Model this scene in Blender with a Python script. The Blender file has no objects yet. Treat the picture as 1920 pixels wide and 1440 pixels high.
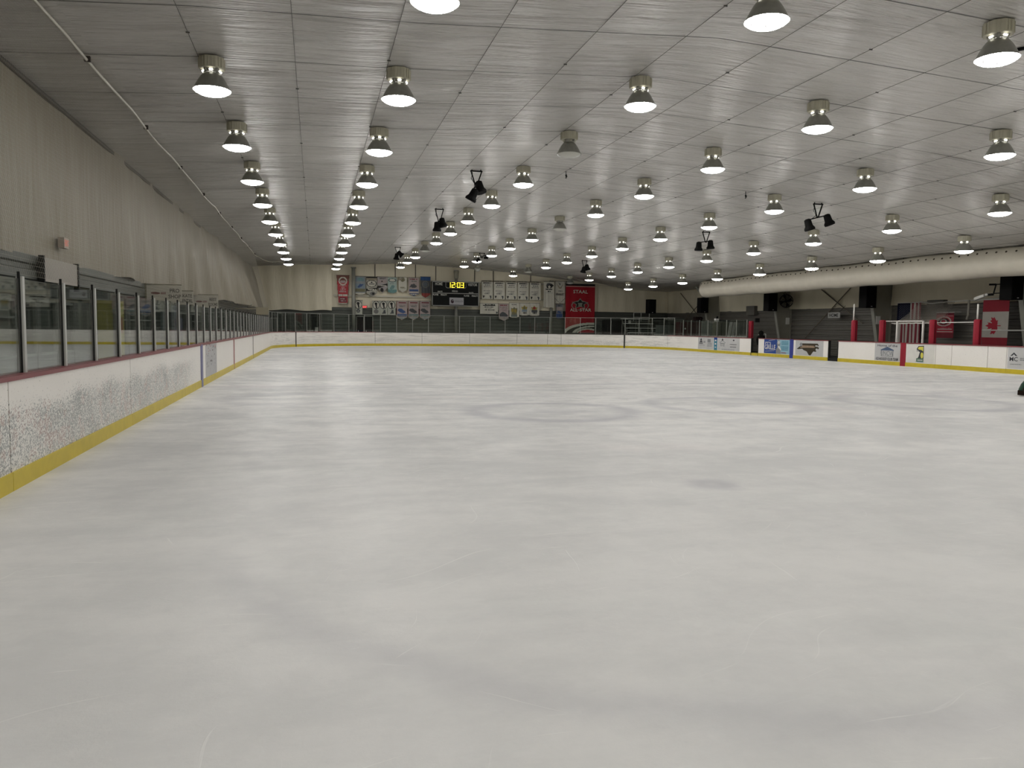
import bpy, math, random
from mathutils import Vector, Matrix
random.seed(7)
sc = bpy.context.scene
COL = sc.collection
PI = math.pi

# ------------------------------------------------------------------ camera, world, exposure
F, YAW, PITCH, ROLL, HC = 1458.8, .2482, -.0735, .0116, 1.575
cy, sy, cp, sp, cr, sr = math.cos(YAW), math.sin(YAW), math.cos(PITCH), math.sin(PITCH), math.cos(ROLL), math.sin(ROLL)
FW = Vector((sy*cp, cy*cp, sp)); RT = Vector((cy, -sy, 0)); UP = RT.cross(FW)
RT, UP = cr*RT + sr*UP, -sr*RT + cr*UP
cam_d = bpy.data.cameras.new('camera'); cam = bpy.data.objects.new('camera', cam_d); COL.objects.link(cam)
cam_d.sensor_width = 36; cam_d.lens = F/1920*36; cam_d.clip_end = 300; cam_d.clip_start = .05
M3 = Matrix((RT, UP, -FW)).transposed()
cam.matrix_world = Matrix.Translation((0, 0, HC)) @ M3.to_4x4()
sc.camera = cam
w = bpy.data.worlds.new('world'); sc.world = w; w.use_nodes = True
w.node_tree.nodes['Background'].inputs[0].default_value = (.5, .5, .48, 1)
w.node_tree.nodes['Background'].inputs[1].default_value = .02
sc.view_settings.view_transform = 'Standard'; sc.view_settings.look = 'None'
sc.view_settings.gamma = 1; sc.view_settings.use_curve_mapping = False
sc.view_settings.exposure = 0.10
LENS_POWER = 52.0
cyc = sc.cycles
cyc.use_denoising = True; cyc.max_bounces = 8; cyc.diffuse_bounces = 5; cyc.glossy_bounces = 4
cyc.transparent_max_bounces = 48; cyc.sample_clamp_indirect = 6; cyc.caustics_reflective = False; cyc.caustics_refractive = False
try: cyc.use_light_tree = True
except Exception: pass

def ray(x, y): return FW + RT*((x-960)/F) - UP*((y-720)/F)
def onX(x, y, X): r = ray(x, y); return Vector((0, 0, HC)) + r*(X/r.x)
def onY(x, y, Y): r = ray(x, y); return Vector((0, 0, HC)) + r*(Y/r.y)

# ------------------------------------------------------------------ places
XL, XR, YF, YN, BH = -2.733, 25.78, 60.26, -4.0, 1.05
WF, WL, WR, WN = 66.3, -5.3, 31.55, -7.0
RC = 8.5
CEIL = [(-6.5, 6.10), (-5.3, 6.14), (-1.79, 6.375), (1.6, 6.48), (7.1, 6.78), (10.8, 6.60), (15.8, 6.33), (20.7, 5.86), (24, 5.22), (27, 5.06), (32, 4.9)]
def ceil_z(x, y=0):
    if y > 58 and x > 21:
        k = min(1, (y-58)/6); e = .40*max(0, 1-abs(x-24.3)/3.3)
        return ceil_z(x)+e*k
    for (a, za), (b, zb) in zip(CEIL, CEIL[1:]):
        if a <= x <= b: return za + (zb-za)*(x-a)/(b-a)
    return CEIL[0][1] if x < CEIL[0][0] else CEIL[-1][1]
LZ0, LDZ = 10.744, 4.70

# ------------------------------------------------------------------ materials
MATS = {}
def nodes(m): return m.node_tree.nodes, m.node_tree.links
def mat(name, c, rough=.6, metal=0., var=.10, scale=3., bump=0., bscale=20., emis=None, spec=None):
    if name in MATS: return MATS[name]
    m = bpy.data.materials.new(name); m.use_nodes = True; N, L = nodes(m)
    b = N['Principled BSDF']; b.inputs['Roughness'].default_value = rough; b.inputs['Metallic'].default_value = metal
    if spec is None and max(c) < .075: spec = .10
    if spec is not None: b.inputs['Specular IOR Level'].default_value = spec
    g = N.new('ShaderNodeNewGeometry'); n = N.new('ShaderNodeTexNoise'); n.inputs['Scale'].default_value = scale; n.inputs['Detail'].default_value = 3
    L.new(g.outputs['Position'], n.inputs['Vector'])
    mx = N.new('ShaderNodeMix'); mx.data_type = 'RGBA'
    mx.inputs[6].default_value = tuple(max(0, v*(1-var)) for v in c)+(1,); mx.inputs[7].default_value = tuple(min(1, v*(1+var)) for v in c)+(1,)
    L.new(n.outputs['Fac'], mx.inputs[0]); L.new(mx.outputs[2], b.inputs['Base Color'])
    if bump:
        n2 = N.new('ShaderNodeTexNoise'); n2.inputs['Scale'].default_value = bscale; L.new(g.outputs['Position'], n2.inputs['Vector'])
        bp = N.new('ShaderNodeBump'); bp.inputs['Strength'].default_value = bump; bp.inputs['Distance'].default_value = .02
        L.new(n2.outputs['Fac'], bp.inputs['Height']); L.new(bp.outputs[0], b.inputs['Normal'])
    if emis:
        b.inputs['Emission Color'].default_value = tuple(emis[:3])+(1,); b.inputs['Emission Strength'].default_value = emis[3]
    MATS[name] = m; return m

class NB:                                              # tiny node-graph helper
    def __init__(s, m): s.N, s.L = nodes(m)
    def n(s, t, **k):
        o = s.N.new(t)
        for a, v in k.items(): setattr(o, a, v)
        return o
    def put(s, v, sock):
        if hasattr(v, 'default_value') or hasattr(v, 'is_linked'): s.L.new(v, sock)
        else: sock.default_value = v
    def math(s, op, a, b=0., c=None, clamp=False):
        o = s.n('ShaderNodeMath', operation=op); o.use_clamp = clamp; s.put(a, o.inputs[0]); s.put(b, o.inputs[1])
        if c is not None: s.put(c, o.inputs[2])
        return o.outputs[0]
    def comb(s, x, y, z):
        o = s.n('ShaderNodeCombineXYZ'); s.put(x, o.inputs[0]); s.put(y, o.inputs[1]); s.put(z, o.inputs[2]); return o.outputs[0]
    def noise(s, vec, scale=1., detail=3., rough=.5, dist=0.):
        o = s.n('ShaderNodeTexNoise'); s.L.new(vec, o.inputs['Vector']); o.inputs['Scale'].default_value = scale
        o.inputs['Detail'].default_value = detail; o.inputs['Roughness'].default_value = rough; o.inputs['Distortion'].default_value = dist; return o.outputs['Fac']
    def step(s, v, lo, hi, a=0., b=1.):
        o = s.n('ShaderNodeMapRange'); o.interpolation_type = 'SMOOTHSTEP'; s.put(v, o.inputs[0])
        for i, q in enumerate((lo, hi, a, b)): s.put(q, o.inputs[i+1])
        return o.outputs[0]
    def mix(s, f, a, b):
        o = s.n('ShaderNodeMix'); o.data_type = 'RGBA'; s.put(f, o.inputs[0])
        for q, k in ((a, 6), (b, 7)):
            if isinstance(q, tuple): o.inputs[k].default_value = q+(1,)
            else: s.L.new(q, o.inputs[k])
        return o.outputs[2]
    def pos(s):
        g = s.n('ShaderNodeNewGeometry'); x = s.n('ShaderNodeSeparateXYZ'); s.L.new(g.outputs['Position'], x.inputs[0]); return x.outputs[0], x.outputs[1], x.outputs[2]
    def bump(s, h, strength, dist):
        o = s.n('ShaderNodeBump'); o.inputs['Strength'].default_value = strength; o.inputs['Distance'].default_value = dist; s.L.new(h, o.inputs['Height']); return o.outputs[0]
def newmat(name):
    m = bpy.data.materials.new(name); m.use_nodes = True; MATS[name] = m; g = NB(m); return m, g, g.N['Principled BSDF']

def ice_material():
    m, g, b = newmat('ice'); X, Y, Z = g.pos()
    v = g.comb(X, Y, 0.)
    big = g.noise(v, .22, 4, .6)
    streak = g.noise(g.comb(g.math('MULTIPLY', X, .35), g.math('MULTIPLY', Y, 1.0), 3.), 1.1, 6, .62, .8)
    fine = g.noise(g.comb(g.math('MULTIPLY', X, 1.2), g.math('MULTIPLY', Y, 2.4), 9.), 1.7, 7, .72, .6)
    mott = g.noise(v, 1.3, 8, .74)
    # wear and wet smudges: rings left by skaters, a wide machine track, dark spots
    wob = g.math('MULTIPLY', g.math('SUBTRACT', g.noise(v, .8, 4, .6), .5), 1.5)
    def ring(cx, cyy, r, wd):
        d = g.math('SQRT', g.math('ADD', g.math('POWER', g.math('SUBTRACT', X, cx), 2), g.math('POWER', g.math('SUBTRACT', Y, cyy), 2)))
        d = g.math('ABSOLUTE', g.math('SUBTRACT', g.math('ADD', d, g.math('MULTIPLY', wob, .35)), r))
        return g.step(d, 0., wd, 1., 0.)
    dark = g.math('MULTIPLY', ring(4.3, 13.9, 1.5, .42), .75)
    for a, k in (((8.35, 14.6, 1.6, .35), .6), ((13.2, 14.6, 1.8, .4), .6), ((4.4, 13.9, .3, .45), .35), ((8.4, 14.7, .25, .4), .35), ((3.9, 7.08, .05, .34), .6), ((16.5, 15., 1.9, .5), .4), ((-.6, 17., 1.2, .5), .35)):
        dark = g.math('MAXIMUM', dark, g.math('MULTIPLY', ring(*a), k))
    dark = g.math('MAXIMUM', dark, g.math('MULTIPLY', g.math('MULTIPLY', ring(2.95, 6.1, 3.62, .26), g.step(Y, 4.4, 6.2, 1., 0.)), .30))
    dark = g.math('MULTIPLY', dark, g.step(g.noise(v, 1.7, 4, .6), .22, .50))
    bl = g.step(g.math('ABSOLUTE', g.math('SUBTRACT', Y, g.math('ADD', 20.4, g.math('MULTIPLY', wob, .10)))), .05, .22, .5, 0.)
    bl2 = g.step(g.math('ABSOLUTE', g.math('SUBTRACT', Y, 38.3)), .1, .35, .25, 0.)
    dark = g.math('MAXIMUM', dark, g.math('MAXIMUM', bl, bl2))
    far = g.step(Y, 6., 30.)
    tone = g.math('ADD', g.math('MULTIPLY', big, .5), g.math('MULTIPLY', streak, .5))
    tone = g.math('ADD', g.math('MULTIPLY', tone, .62), g.math('MULTIPLY', mott, .38))
    tone = g.step(tone, .40, .60)
    kn = g.step(Y, 3., 16., .38, 1.)
    tone = g.math('ADD', g.math('MULTIPLY', g.math('SUBTRACT', tone, .6), kn), .6)
    c = g.mix(tone, (.53, .535, .535), (.77, .765, .75))
    fs = g.math('MULTIPLY', g.step(fine, .52, .64), g.math('ADD', .07, g.math('MULTIPLY', far, .85)))
    c = g.mix(fs, c, (.43, .44, .44))
    c = g.mix(dark, c, (.42, .42, .45))
    # faint red and blue under the ice
    red = g.step(g.noise(v, .33, 2, .5), .60, .75, 0., .25)
    c = g.mix(red, c, (.74, .66, .66))
    # skate scratches: thin white arcs
    def scr(rot, sc_, thr, off):
        ca, sa = math.cos(rot), math.sin(rot)
        wrp = g.math('MULTIPLY', g.noise(v, .35, 2, .5), 2.2)
        a = g.math('ADD', g.math('ADD', g.math('MULTIPLY', X, ca), g.math('MULTIPLY', Y, sa)), wrp)
        p = g.math('SUBTRACT', g.math('MULTIPLY', Y, ca), g.math('MULTIPLY', X, sa))
        p = g.math('ADD', p, wrp)
        q = g.noise(g.comb(g.math('MULTIPLY', a, .9), g.math('MULTIPLY', p, sc_), off), 1., 3, .6)
        return g.step(q, thr, thr+.05)
    s = g.math('MAXIMUM', scr(.2, 26, .66, 1.), g.math('MAXIMUM', scr(-.5, 22, .68, 5.), scr(1.2, 30, .68, 11.)))
    near = g.step(Y, 2., 9., .55, .9)
    c = g.mix(g.math('MULTIPLY', s, g.math('MULTIPLY', near, .6)), c, (.86, .86, .84))
    sp = g.math('MULTIPLY', g.step(g.noise(g.comb(X, g.math('MULTIPLY', Y, 2.), 4.), 3.1, 6, .7), .66, .74), g.step(Y, 3., 14., .15, .8))
    c = g.mix(sp, c, (.88, .88, .86))
    g.L.new(c, b.inputs['Base Color'])
    rr = g.math('ADD', .27, g.math('MULTIPLY', g.noise(v, 2.3, 5, .65), .34))
    rr = g.math('ADD', rr, g.math('MULTIPLY', s, .2))
    g.L.new(rr, b.inputs['Roughness']); b.inputs['IOR'].default_value = 1.31
    h = g.math('ADD', g.noise(v, 9., 5, .7), g.math('MULTIPLY', s, .25))
    g.L.new(g.bump(h, .35, .006), b.inputs['Normal'])
    return m

def ceiling_material():
    m, g, b = newmat('ceiling_vinyl'); X, Y, Z = g.pos()
    cell = g.math('FLOOR', g.math('DIVIDE', g.math('ADD', X, 2.0), 1.68))
    row = g.math('FLOOR', g.math('DIVIDE', g.math('SUBTRACT', Y, LZ0), LDZ/2))
    off = g.math('MULTIPLY', cell, 17.3)
    v = g.comb(g.math('ADD', g.math('MULTIPLY', X, .45), off), g.math('MULTIPLY', Y, 4.2), row)
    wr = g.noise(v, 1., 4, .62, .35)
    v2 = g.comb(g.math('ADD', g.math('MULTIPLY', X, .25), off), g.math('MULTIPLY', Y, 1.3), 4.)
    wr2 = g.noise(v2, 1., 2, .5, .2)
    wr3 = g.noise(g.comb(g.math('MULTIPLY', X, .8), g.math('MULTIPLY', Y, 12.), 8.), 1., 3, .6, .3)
    crease_shade = g.math('MAXIMUM', g.step(wr, .33, .44, 1., 0.), g.math('MULTIPLY', g.step(wr3, .34, .42, 1., 0.), .7))
    # overlap seams across the hall
    fr = g.math('ABSOLUTE', g.math('SUBTRACT', g.math('FRACT', g.math('DIVIDE', g.math('SUBTRACT', Y, LZ0), LDZ/2)), .5))
    seam = g.step(fr, .488, .4975)
    seam = g.math('MULTIPLY', seam, g.step(g.noise(g.comb(g.math('MULTIPLY', X, .3), row, cell), 2., 2), .25, .5))
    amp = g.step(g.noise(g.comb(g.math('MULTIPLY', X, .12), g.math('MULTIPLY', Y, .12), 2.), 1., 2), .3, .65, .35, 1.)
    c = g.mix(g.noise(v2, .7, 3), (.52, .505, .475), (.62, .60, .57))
    c = g.mix(g.math('MULTIPLY', g.math('MULTIPLY', crease_shade, amp), .58), c, (.28, .27, .25))  # wrinkle shade put into the sheet's colour as dark streaks
    c = g.mix(g.math('MULTIPLY', seam, .85), c, (.10, .10, .09))
    g.L.new(c, b.inputs['Base Color']); b.inputs['Roughness'].default_value = .33; b.inputs['IOR'].default_value = 1.6
    h = g.math('ADD', g.math('MULTIPLY', wr, 1.), g.math('ADD', g.math('MULTIPLY', wr2, 1.6), g.math('MULTIPLY', wr3, .25)))
    h = g.math('MULTIPLY', h, amp)
    h = g.math('SUBTRACT', h, g.math('MULTIPLY', seam, .2))
    g.L.new(g.bump(h, 1.0, .40), b.inputs['Normal'])
    return m

def board_material():
    m, g, b = newmat('board_white'); X, Y, Z = g.pos()
    def marks(rot, off, th):
        ca, sa = math.cos(rot), math.sin(rot)
        U = g.math('ADD', X, Y)
        a = g.math('ADD', g.math('MULTIPLY', U, ca), g.math('MULTIPLY', Z, sa)); p = g.math('SUBTRACT', g.math('MULTIPLY', Z, ca), g.math('MULTIPLY', U, sa))
        q = g.noise(g.comb(g.math('MULTIPLY', a, 22.), g.math('MULTIPLY', p, 62.), off), 1., 1, .4)
        return q
    hz = g.step(g.math('ADD', Z, g.math('MULTIPLY', g.math('SUBTRACT', g.noise(g.comb(X, Y, 0.), .7, 3), .5), .5)), .62, .92, 1., 0.)
    edge = g.noise(g.comb(X, g.math('MULTIPLY', Y, 1.), Z), 1.6, 3, .6)
    left = g.math('MULTIPLY', g.step(X, -2.6, -2.5, 1., 0.), g.step(Y, 17., 21., 1., 0.))
    far = g.math('MULTIPLY', g.step(Y, 50., 54., 0., .45), g.step(Z, .45, .75, 1., 0.))
    dens = g.math('MULTIPLY', g.math('ADD', g.math('MULTIPLY', left, hz), far), g.math('ADD', .45, g.math('MULTIPLY', edge, 1.1)))
    th = g.math('SUBTRACT', .745, g.math('MULTIPLY', dens, .17))
    s = 0.
    tot = None
    for rot, off in ((.9, 1.), (-.7, 4.), (.1, 8.), (1.5, 12.)):
        k = g.step(g.math('SUBTRACT', marks(rot, off, 0), th), 0., .04)
        tot = k if tot is None else g.math('MAXIMUM', tot, k)
    base = g.mix(g.noise(g.comb(X, Y, Z), .9, 4), (.80, .77, .73), (.88, .855, .815))
    base = g.mix(g.math('MULTIPLY', dens, .25), base, (.62, .65, .62))
    hue = g.noise(g.comb(X, g.math('ADD', Y, 9.), Z), 6., 2)
    mk = g.mix(g.step(hue, .5, .62), (.20, .22, .22), (.34, .22, .20))
    c = g.mix(g.math('MULTIPLY', tot, .8), base, mk)
    band = g.math('MULTIPLY', g.math('MULTIPLY', g.step(Y, 50., 54.), g.step(g.noise(g.comb(g.math('MULTIPLY', X, .6), Y, g.math('MULTIPLY', Z, 9.)), 1.2, 3), .5, .62)), .35)
    c = g.mix(band, c, (.42, .42, .40))
    g.L.new(c, b.inputs['Base Color']); b.inputs['Roughness'].default_value = .38
    return m

def glass_material():
    m, g, b = newmat('clear_glass'); g.N.remove(b)
    tr = g.n('ShaderNodeBsdfTransparent'); tr.inputs[0].default_value = (.93, .96, .94, 1)
    gl = g.n('ShaderNodeBsdfGlossy'); gl.inputs['Roughness'].default_value = .02; gl.inputs[0].default_value = (.9, .9, .9, 1)
    fr = g.n('ShaderNodeFresnel'); fr.inputs[0].default_value = 1.5
    fc = g.math('MINIMUM', g.math('MULTIPLY', fr.outputs[0], .78), .6)
    mx = g.n('ShaderNodeMixShader'); g.L.new(fc, mx.inputs[0]); g.L.new(tr.outputs[0], mx.inputs[1]); g.L.new(gl.outputs[0], mx.inputs[2])
    g.L.new(mx.outputs[0], g.N['Material Output'].inputs[0]); return m

def lens_material():
    m, g, b = newmat('lamp_lens_lit'); g.N.remove(b)
    tc = g.n('ShaderNodeTexCoord'); vo = g.n('ShaderNodeTexVoronoi'); vo.feature = 'DISTANCE_TO_EDGE'; vo.inputs['Scale'].default_value = 7.
    g.L.new(tc.outputs['Object'], vo.inputs['Vector'])
    st = g.step(vo.outputs['Distance'], .015, .075, .60, LENS_POWER)
    em = g.n('ShaderNodeEmission'); em.inputs[0].default_value = (1, .98, .945, 1); g.L.new(st, em.inputs[1])
    g.L.new(em.outputs[0], g.N['Material Output'].inputs[0]); return m

def wall_cream_material(name, c1, c2, folds=1.):
    m, g, b = newmat(name); X, Y, Z = g.pos()
    U = g.math('ADD', X, Y)
    n = g.noise(g.comb(g.math('MULTIPLY', U, .8), 0., g.math('MULTIPLY', Z, .12)), 1.3, 4, .6)
    c = g.mix(n, c1, c2); g.L.new(c, b.inputs['Base Color']); b.inputs['Roughness'].default_value = .55
    q = g.noise(g.comb(g.math('MULTIPLY', U, 1.6), 0., g.math('MULTIPLY', Z, .35)), 1.2, 3, .55, .4)
    g.L.new(g.bump(g.math('MULTIPLY', q, folds), .6, .10), b.inputs['Normal']); return m

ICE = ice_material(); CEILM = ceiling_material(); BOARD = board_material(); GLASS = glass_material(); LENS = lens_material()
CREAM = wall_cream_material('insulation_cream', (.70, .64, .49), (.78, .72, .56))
CREAML = wall_cream_material('insulation_left_dim', (.235, .208, .155), (.285, .252, .19), 1.6)  # same insulation, colour lowered to stand in for weaker light there
STEELF = mat('far_post_grey', (.27, .275, .25), .45, .2)
STEEL = mat('galvanised_post', (.48, .485, .46), .42, .15)
STEELD = mat('corrugated_grey', (.085, .092, .08), .5, .2, .15, 1.2)
STEELL = mat('corrugated_right', (.14, .132, .115), .5, .2, .15, 1.2)
POLE = mat('painted_steel_grey', (.27, .27, .235), .5)
POLED = mat('painted_column_web', (.26, .25, .205), .55)
BLACK = mat('black_plastic', (.006, .006, .006), .75, spec=.12)
DARK = mat('dark_opening', (.018, .019, .018), .6)
DGLASS = mat('dark_window_glass', (.03, .035, .035), .12)
GASKET = mat('rubber_gasket', (.02, .02, .02), .6)
REDCAP = mat('dark_red_cap', (.19, .035, .04), .4)
RED = mat('red_vinyl', (.27, .010, .025), .55, spec=.25)
REDB = mat('red_banner', (.42, .03, .04), .6)
REDDK = mat('maroon_metal', (.07, .010, .012), .45)
YEL = mat('yellow_kick_strip', (.56, .44, .02), .42, 0, .18, 5)
BLUE = mat('blue_line', (.015, .03, .24), .5)
BLUEG = mat('blue_grey_line', (.16, .16, .30), .45)
WHITE = mat('white_paint', (.68, .67, .63), .5)
CLOTHW = mat('banner_white', (.50, .49, .43), .7)
CLOTHD = mat('banner_black', (.03, .03, .03), .7)
NETM = mat('net_cord', (.40, .38, .33), .7)
BOXM = mat('ballast_box_beige', (.46, .44, .345), .5)
REFL = mat('reflector_aluminium', (.30, .30, .27), .34, .55, .2, 12)
GLOW = mat('lamp_socket_glow', (.9, .9, .85), .5, emis=(1, .96, .85, 3.))
LENSOFF = mat('lamp_lens_unlit', (.52, .52, .47), .25)
SPEAKG = mat('speaker_grille', (.006, .006, .006), .9, spec=.08, bump=.3, bscale=60)
CLOCKY = mat('clock_digits', (.9, .8, .1), .5, emis=(1., .78, .05, 1.3))
SKIN = None

# ------------------------------------------------------------------ mesh builder
class MB:
    def __init__(s): s.v, s.f, s.m, s.mats = [], [], [], []
    def mi(s, m):
        if m is None: return 0
        if m not in s.mats: s.mats.append(m)
        return s.mats.index(m)
    def add(s, vs, fs, m=None):
        o = len(s.v); s.v += [tuple(p) for p in vs]; k = s.mi(m)
        for f in fs: s.f.append(tuple(o+i for i in f)); s.m.append(k)
    def box(s, a, b, m=None):
        x0, x1 = sorted((a[0], b[0])); y0, y1 = sorted((a[1], b[1])); z0, z1 = sorted((a[2], b[2]))
        s.add([(x0,y0,z0),(x1,y0,z0),(x1,y1,z0),(x0,y1,z0),(x0,y0,z1),(x1,y0,z1),(x1,y1,z1),(x0,y1,z1)],
              [(0,3,2,1),(4,5,6,7),(0,1,5,4),(1,2,6,5),(2,3,7,6),(3,0,4,7)], m)
    def bar(s, p, q, w, h, m=None):
        p, q = Vector(p), Vector(q); d = (q-p).normalized(); r = d.cross(Vector((0,0,1)))
        if r.length < .01: r = Vector((1,0,0))
        r.normalize(); u = r.cross(d); r = r*(w/2); u = u*(h/2)
        vs = [c+a*r+b*u for c in (p, q) for a, b in ((-1,-1),(1,-1),(1,1),(-1,1))]
        s.add(vs, [(0,1,2,3),(7,6,5,4),(0,4,5,1),(1,5,6,2),(2,6,7,3),(3,7,4,0)], m)
    def tube(s, pts, r, n=8, m=None, caps=True):
        pts = [Vector(p) for p in pts]; R = r if isinstance(r, (list, tuple)) else [r]*len(pts); vs = []; fs = []
        for i, p in enumerate(pts):
            d = (pts[min(i+1, len(pts)-1)]-pts[max(i-1, 0)]).normalized()
            a = d.cross(Vector((0,0,1)));
            if a.length < .05: a = d.cross(Vector((1,0,0)))
            a.normalize(); b = d.cross(a)
            for k in range(n): t = 2*PI*k/n; vs.append(p+(a*math.cos(t)+b*math.sin(t))*R[i])
        for i in range(len(pts)-1):
            for k in range(n): fs.append((i*n+k, i*n+(k+1)%n, (i+1)*n+(k+1)%n, (i+1)*n+k))
        if caps: fs.append(tuple(range(n))[::-1]); fs.append(tuple((len(pts)-1)*n+k for k in range(n)))
        s.add(vs, fs, m)
    def lathe(s, prof, n=24, m=None, c=(0,0,0), cap0=False, cap1=False):
        vs = [(c[0]+r*math.cos(2*PI*k/n), c[1]+r*math.sin(2*PI*k/n), c[2]+z) for r, z in prof for k in range(n)]
        fs = [(i*n+k, i*n+(k+1)%n, (i+1)*n+(k+1)%n, (i+1)*n+k) for i in range(len(prof)-1) for k in range(n)]
        if cap0: fs.append(tuple(range(n))[::-1])
        if cap1: fs.append(tuple((len(prof)-1)*n+k for k in range(n)))
        s.add(vs, fs, m)
    def slab(s, pts, off, m=None):                     # polygon + thickness vector
        n = len(pts); pts = [Vector(p) for p in pts]; off = Vector(off)
        s.add(pts+[p+off for p in pts], [tuple(range(n)), tuple(range(2*n-1, n-1, -1))]+[(i, n+i, n+(i+1)%n, (i+1)%n) for i in range(n)], m)
    def build(s, name, m=None, parent=None, smooth=False):
        me = bpy.data.meshes.new(name); me.from_pydata(s.v, [], s.f)
        ms = s.mats or [m]
        if s.mats and m is not None: ms = [m if x is None else x for x in s.mats]
        for x in ms: me.materials.append(x)
        if len(ms) > 1: me.polygons.foreach_set('material_index', s.m)
        if smooth: me.polygons.foreach_set('use_smooth', [True]*len(s.f))
        me.update()
        import bmesh
        bm = bmesh.new(); bm.from_mesh(me); bmesh.ops.recalc_face_normals(bm, faces=bm.faces); bm.to_mesh(me); bm.free()
        o = bpy.data.objects.new(name, me); COL.objects.link(o)
        if parent is not None: o.parent = parent
        return o
def sharp(o, ang=40):
    md = o.modifiers.new('es', 'EDGE_SPLIT'); md.split_angle = math.radians(ang); return o
def thing(name, label, cat, loc=(0,0,0), rz=0., group=None):
    o = bpy.data.objects.new(name, None); COL.objects.link(o); o.location = loc; o.rotation_euler = (0,0,rz); o.empty_display_size = .1
    o['label'] = label; o['category'] = cat
    if group: o['group'] = group
    return o
def tag(o, label, cat, group=None):
    o['label'] = label; o['category'] = cat
    if group: o['group'] = group
    return o
def struct(o): o['kind'] = 'structure'; return o
def dup(root, loc, label, group=None, rz=None, swap=None):
    r = root.copy(); COL.objects.link(r); r.location = loc; r['label'] = label
    if rz is not None: r.rotation_euler = (0,0,rz)
    if group: r['group'] = group
    for ch in list(root.children):
        c = ch.copy(); COL.objects.link(c); c.parent = r
        if swap and c.name.split('.')[0] in swap: c.data = swap[c.name.split('.')[0]]
        for gch in list(ch.children):
            d = gch.copy(); COL.objects.link(d); d.parent = c
    return r
ORD = ['first','second','third','fourth','fifth','sixth','seventh','eighth','ninth','tenth','eleventh','twelfth','thirteenth','fourteenth','fifteenth','sixteenth','seventeenth','eighteenth','nineteenth','twentieth']
def ordn(i):
    if i < 20: return ORD[i]
    t = ['twenty','thirty','forty','fifty'][(i+1)//10-2]; u = (i+1) % 10
    return {'twenty':'twentieth','thirty':'thirtieth','forty':'fortieth','fifty':'fiftieth'}[t] if u == 0 else t+'-'+ORD[u-1]
def text_geo(mb, s, height, origin, ux, uy, m, depth=.006, squeeze=1., width=None, bold=0.):
    """lettering centred on origin in the plane ux, uy"""
    cu = bpy.data.curves.new('t', 'FONT'); cu.body = s; cu.size = 1; cu.align_x = 'CENTER'; cu.align_y = 'CENTER'; cu.resolution_u = 2; cu.offset = bold
    ob = bpy.data.objects.new('t', cu); COL.objects.link(ob)
    dg = bpy.context.evaluated_depsgraph_get(); me = bpy.data.meshes.new_from_object(ob.evaluated_get(dg))
    xs = [v.co.x for v in me.vertices]; ys = [v.co.y for v in me.vertices]
    if xs:
        hh = max(ys)-min(ys); k = height/hh; kx = k*squeeze
        if width: kx = width/(max(xs)-min(xs))
        mx, my = (max(xs)+min(xs))/2, (max(ys)+min(ys))/2
        o = Vector(origin); ux = Vector(ux); uy = Vector(uy); nn = ux.cross(uy)*depth
        mb.add([o+ux*((v.co.x-mx)*kx)+uy*((v.co.y-my)*k)+nn for v in me.vertices], [tuple(p.vertices) for p in me.polygons], m)
    bpy.data.objects.remove(ob); bpy.data.curves.remove(cu); bpy.data.meshes.remove(me)

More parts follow.
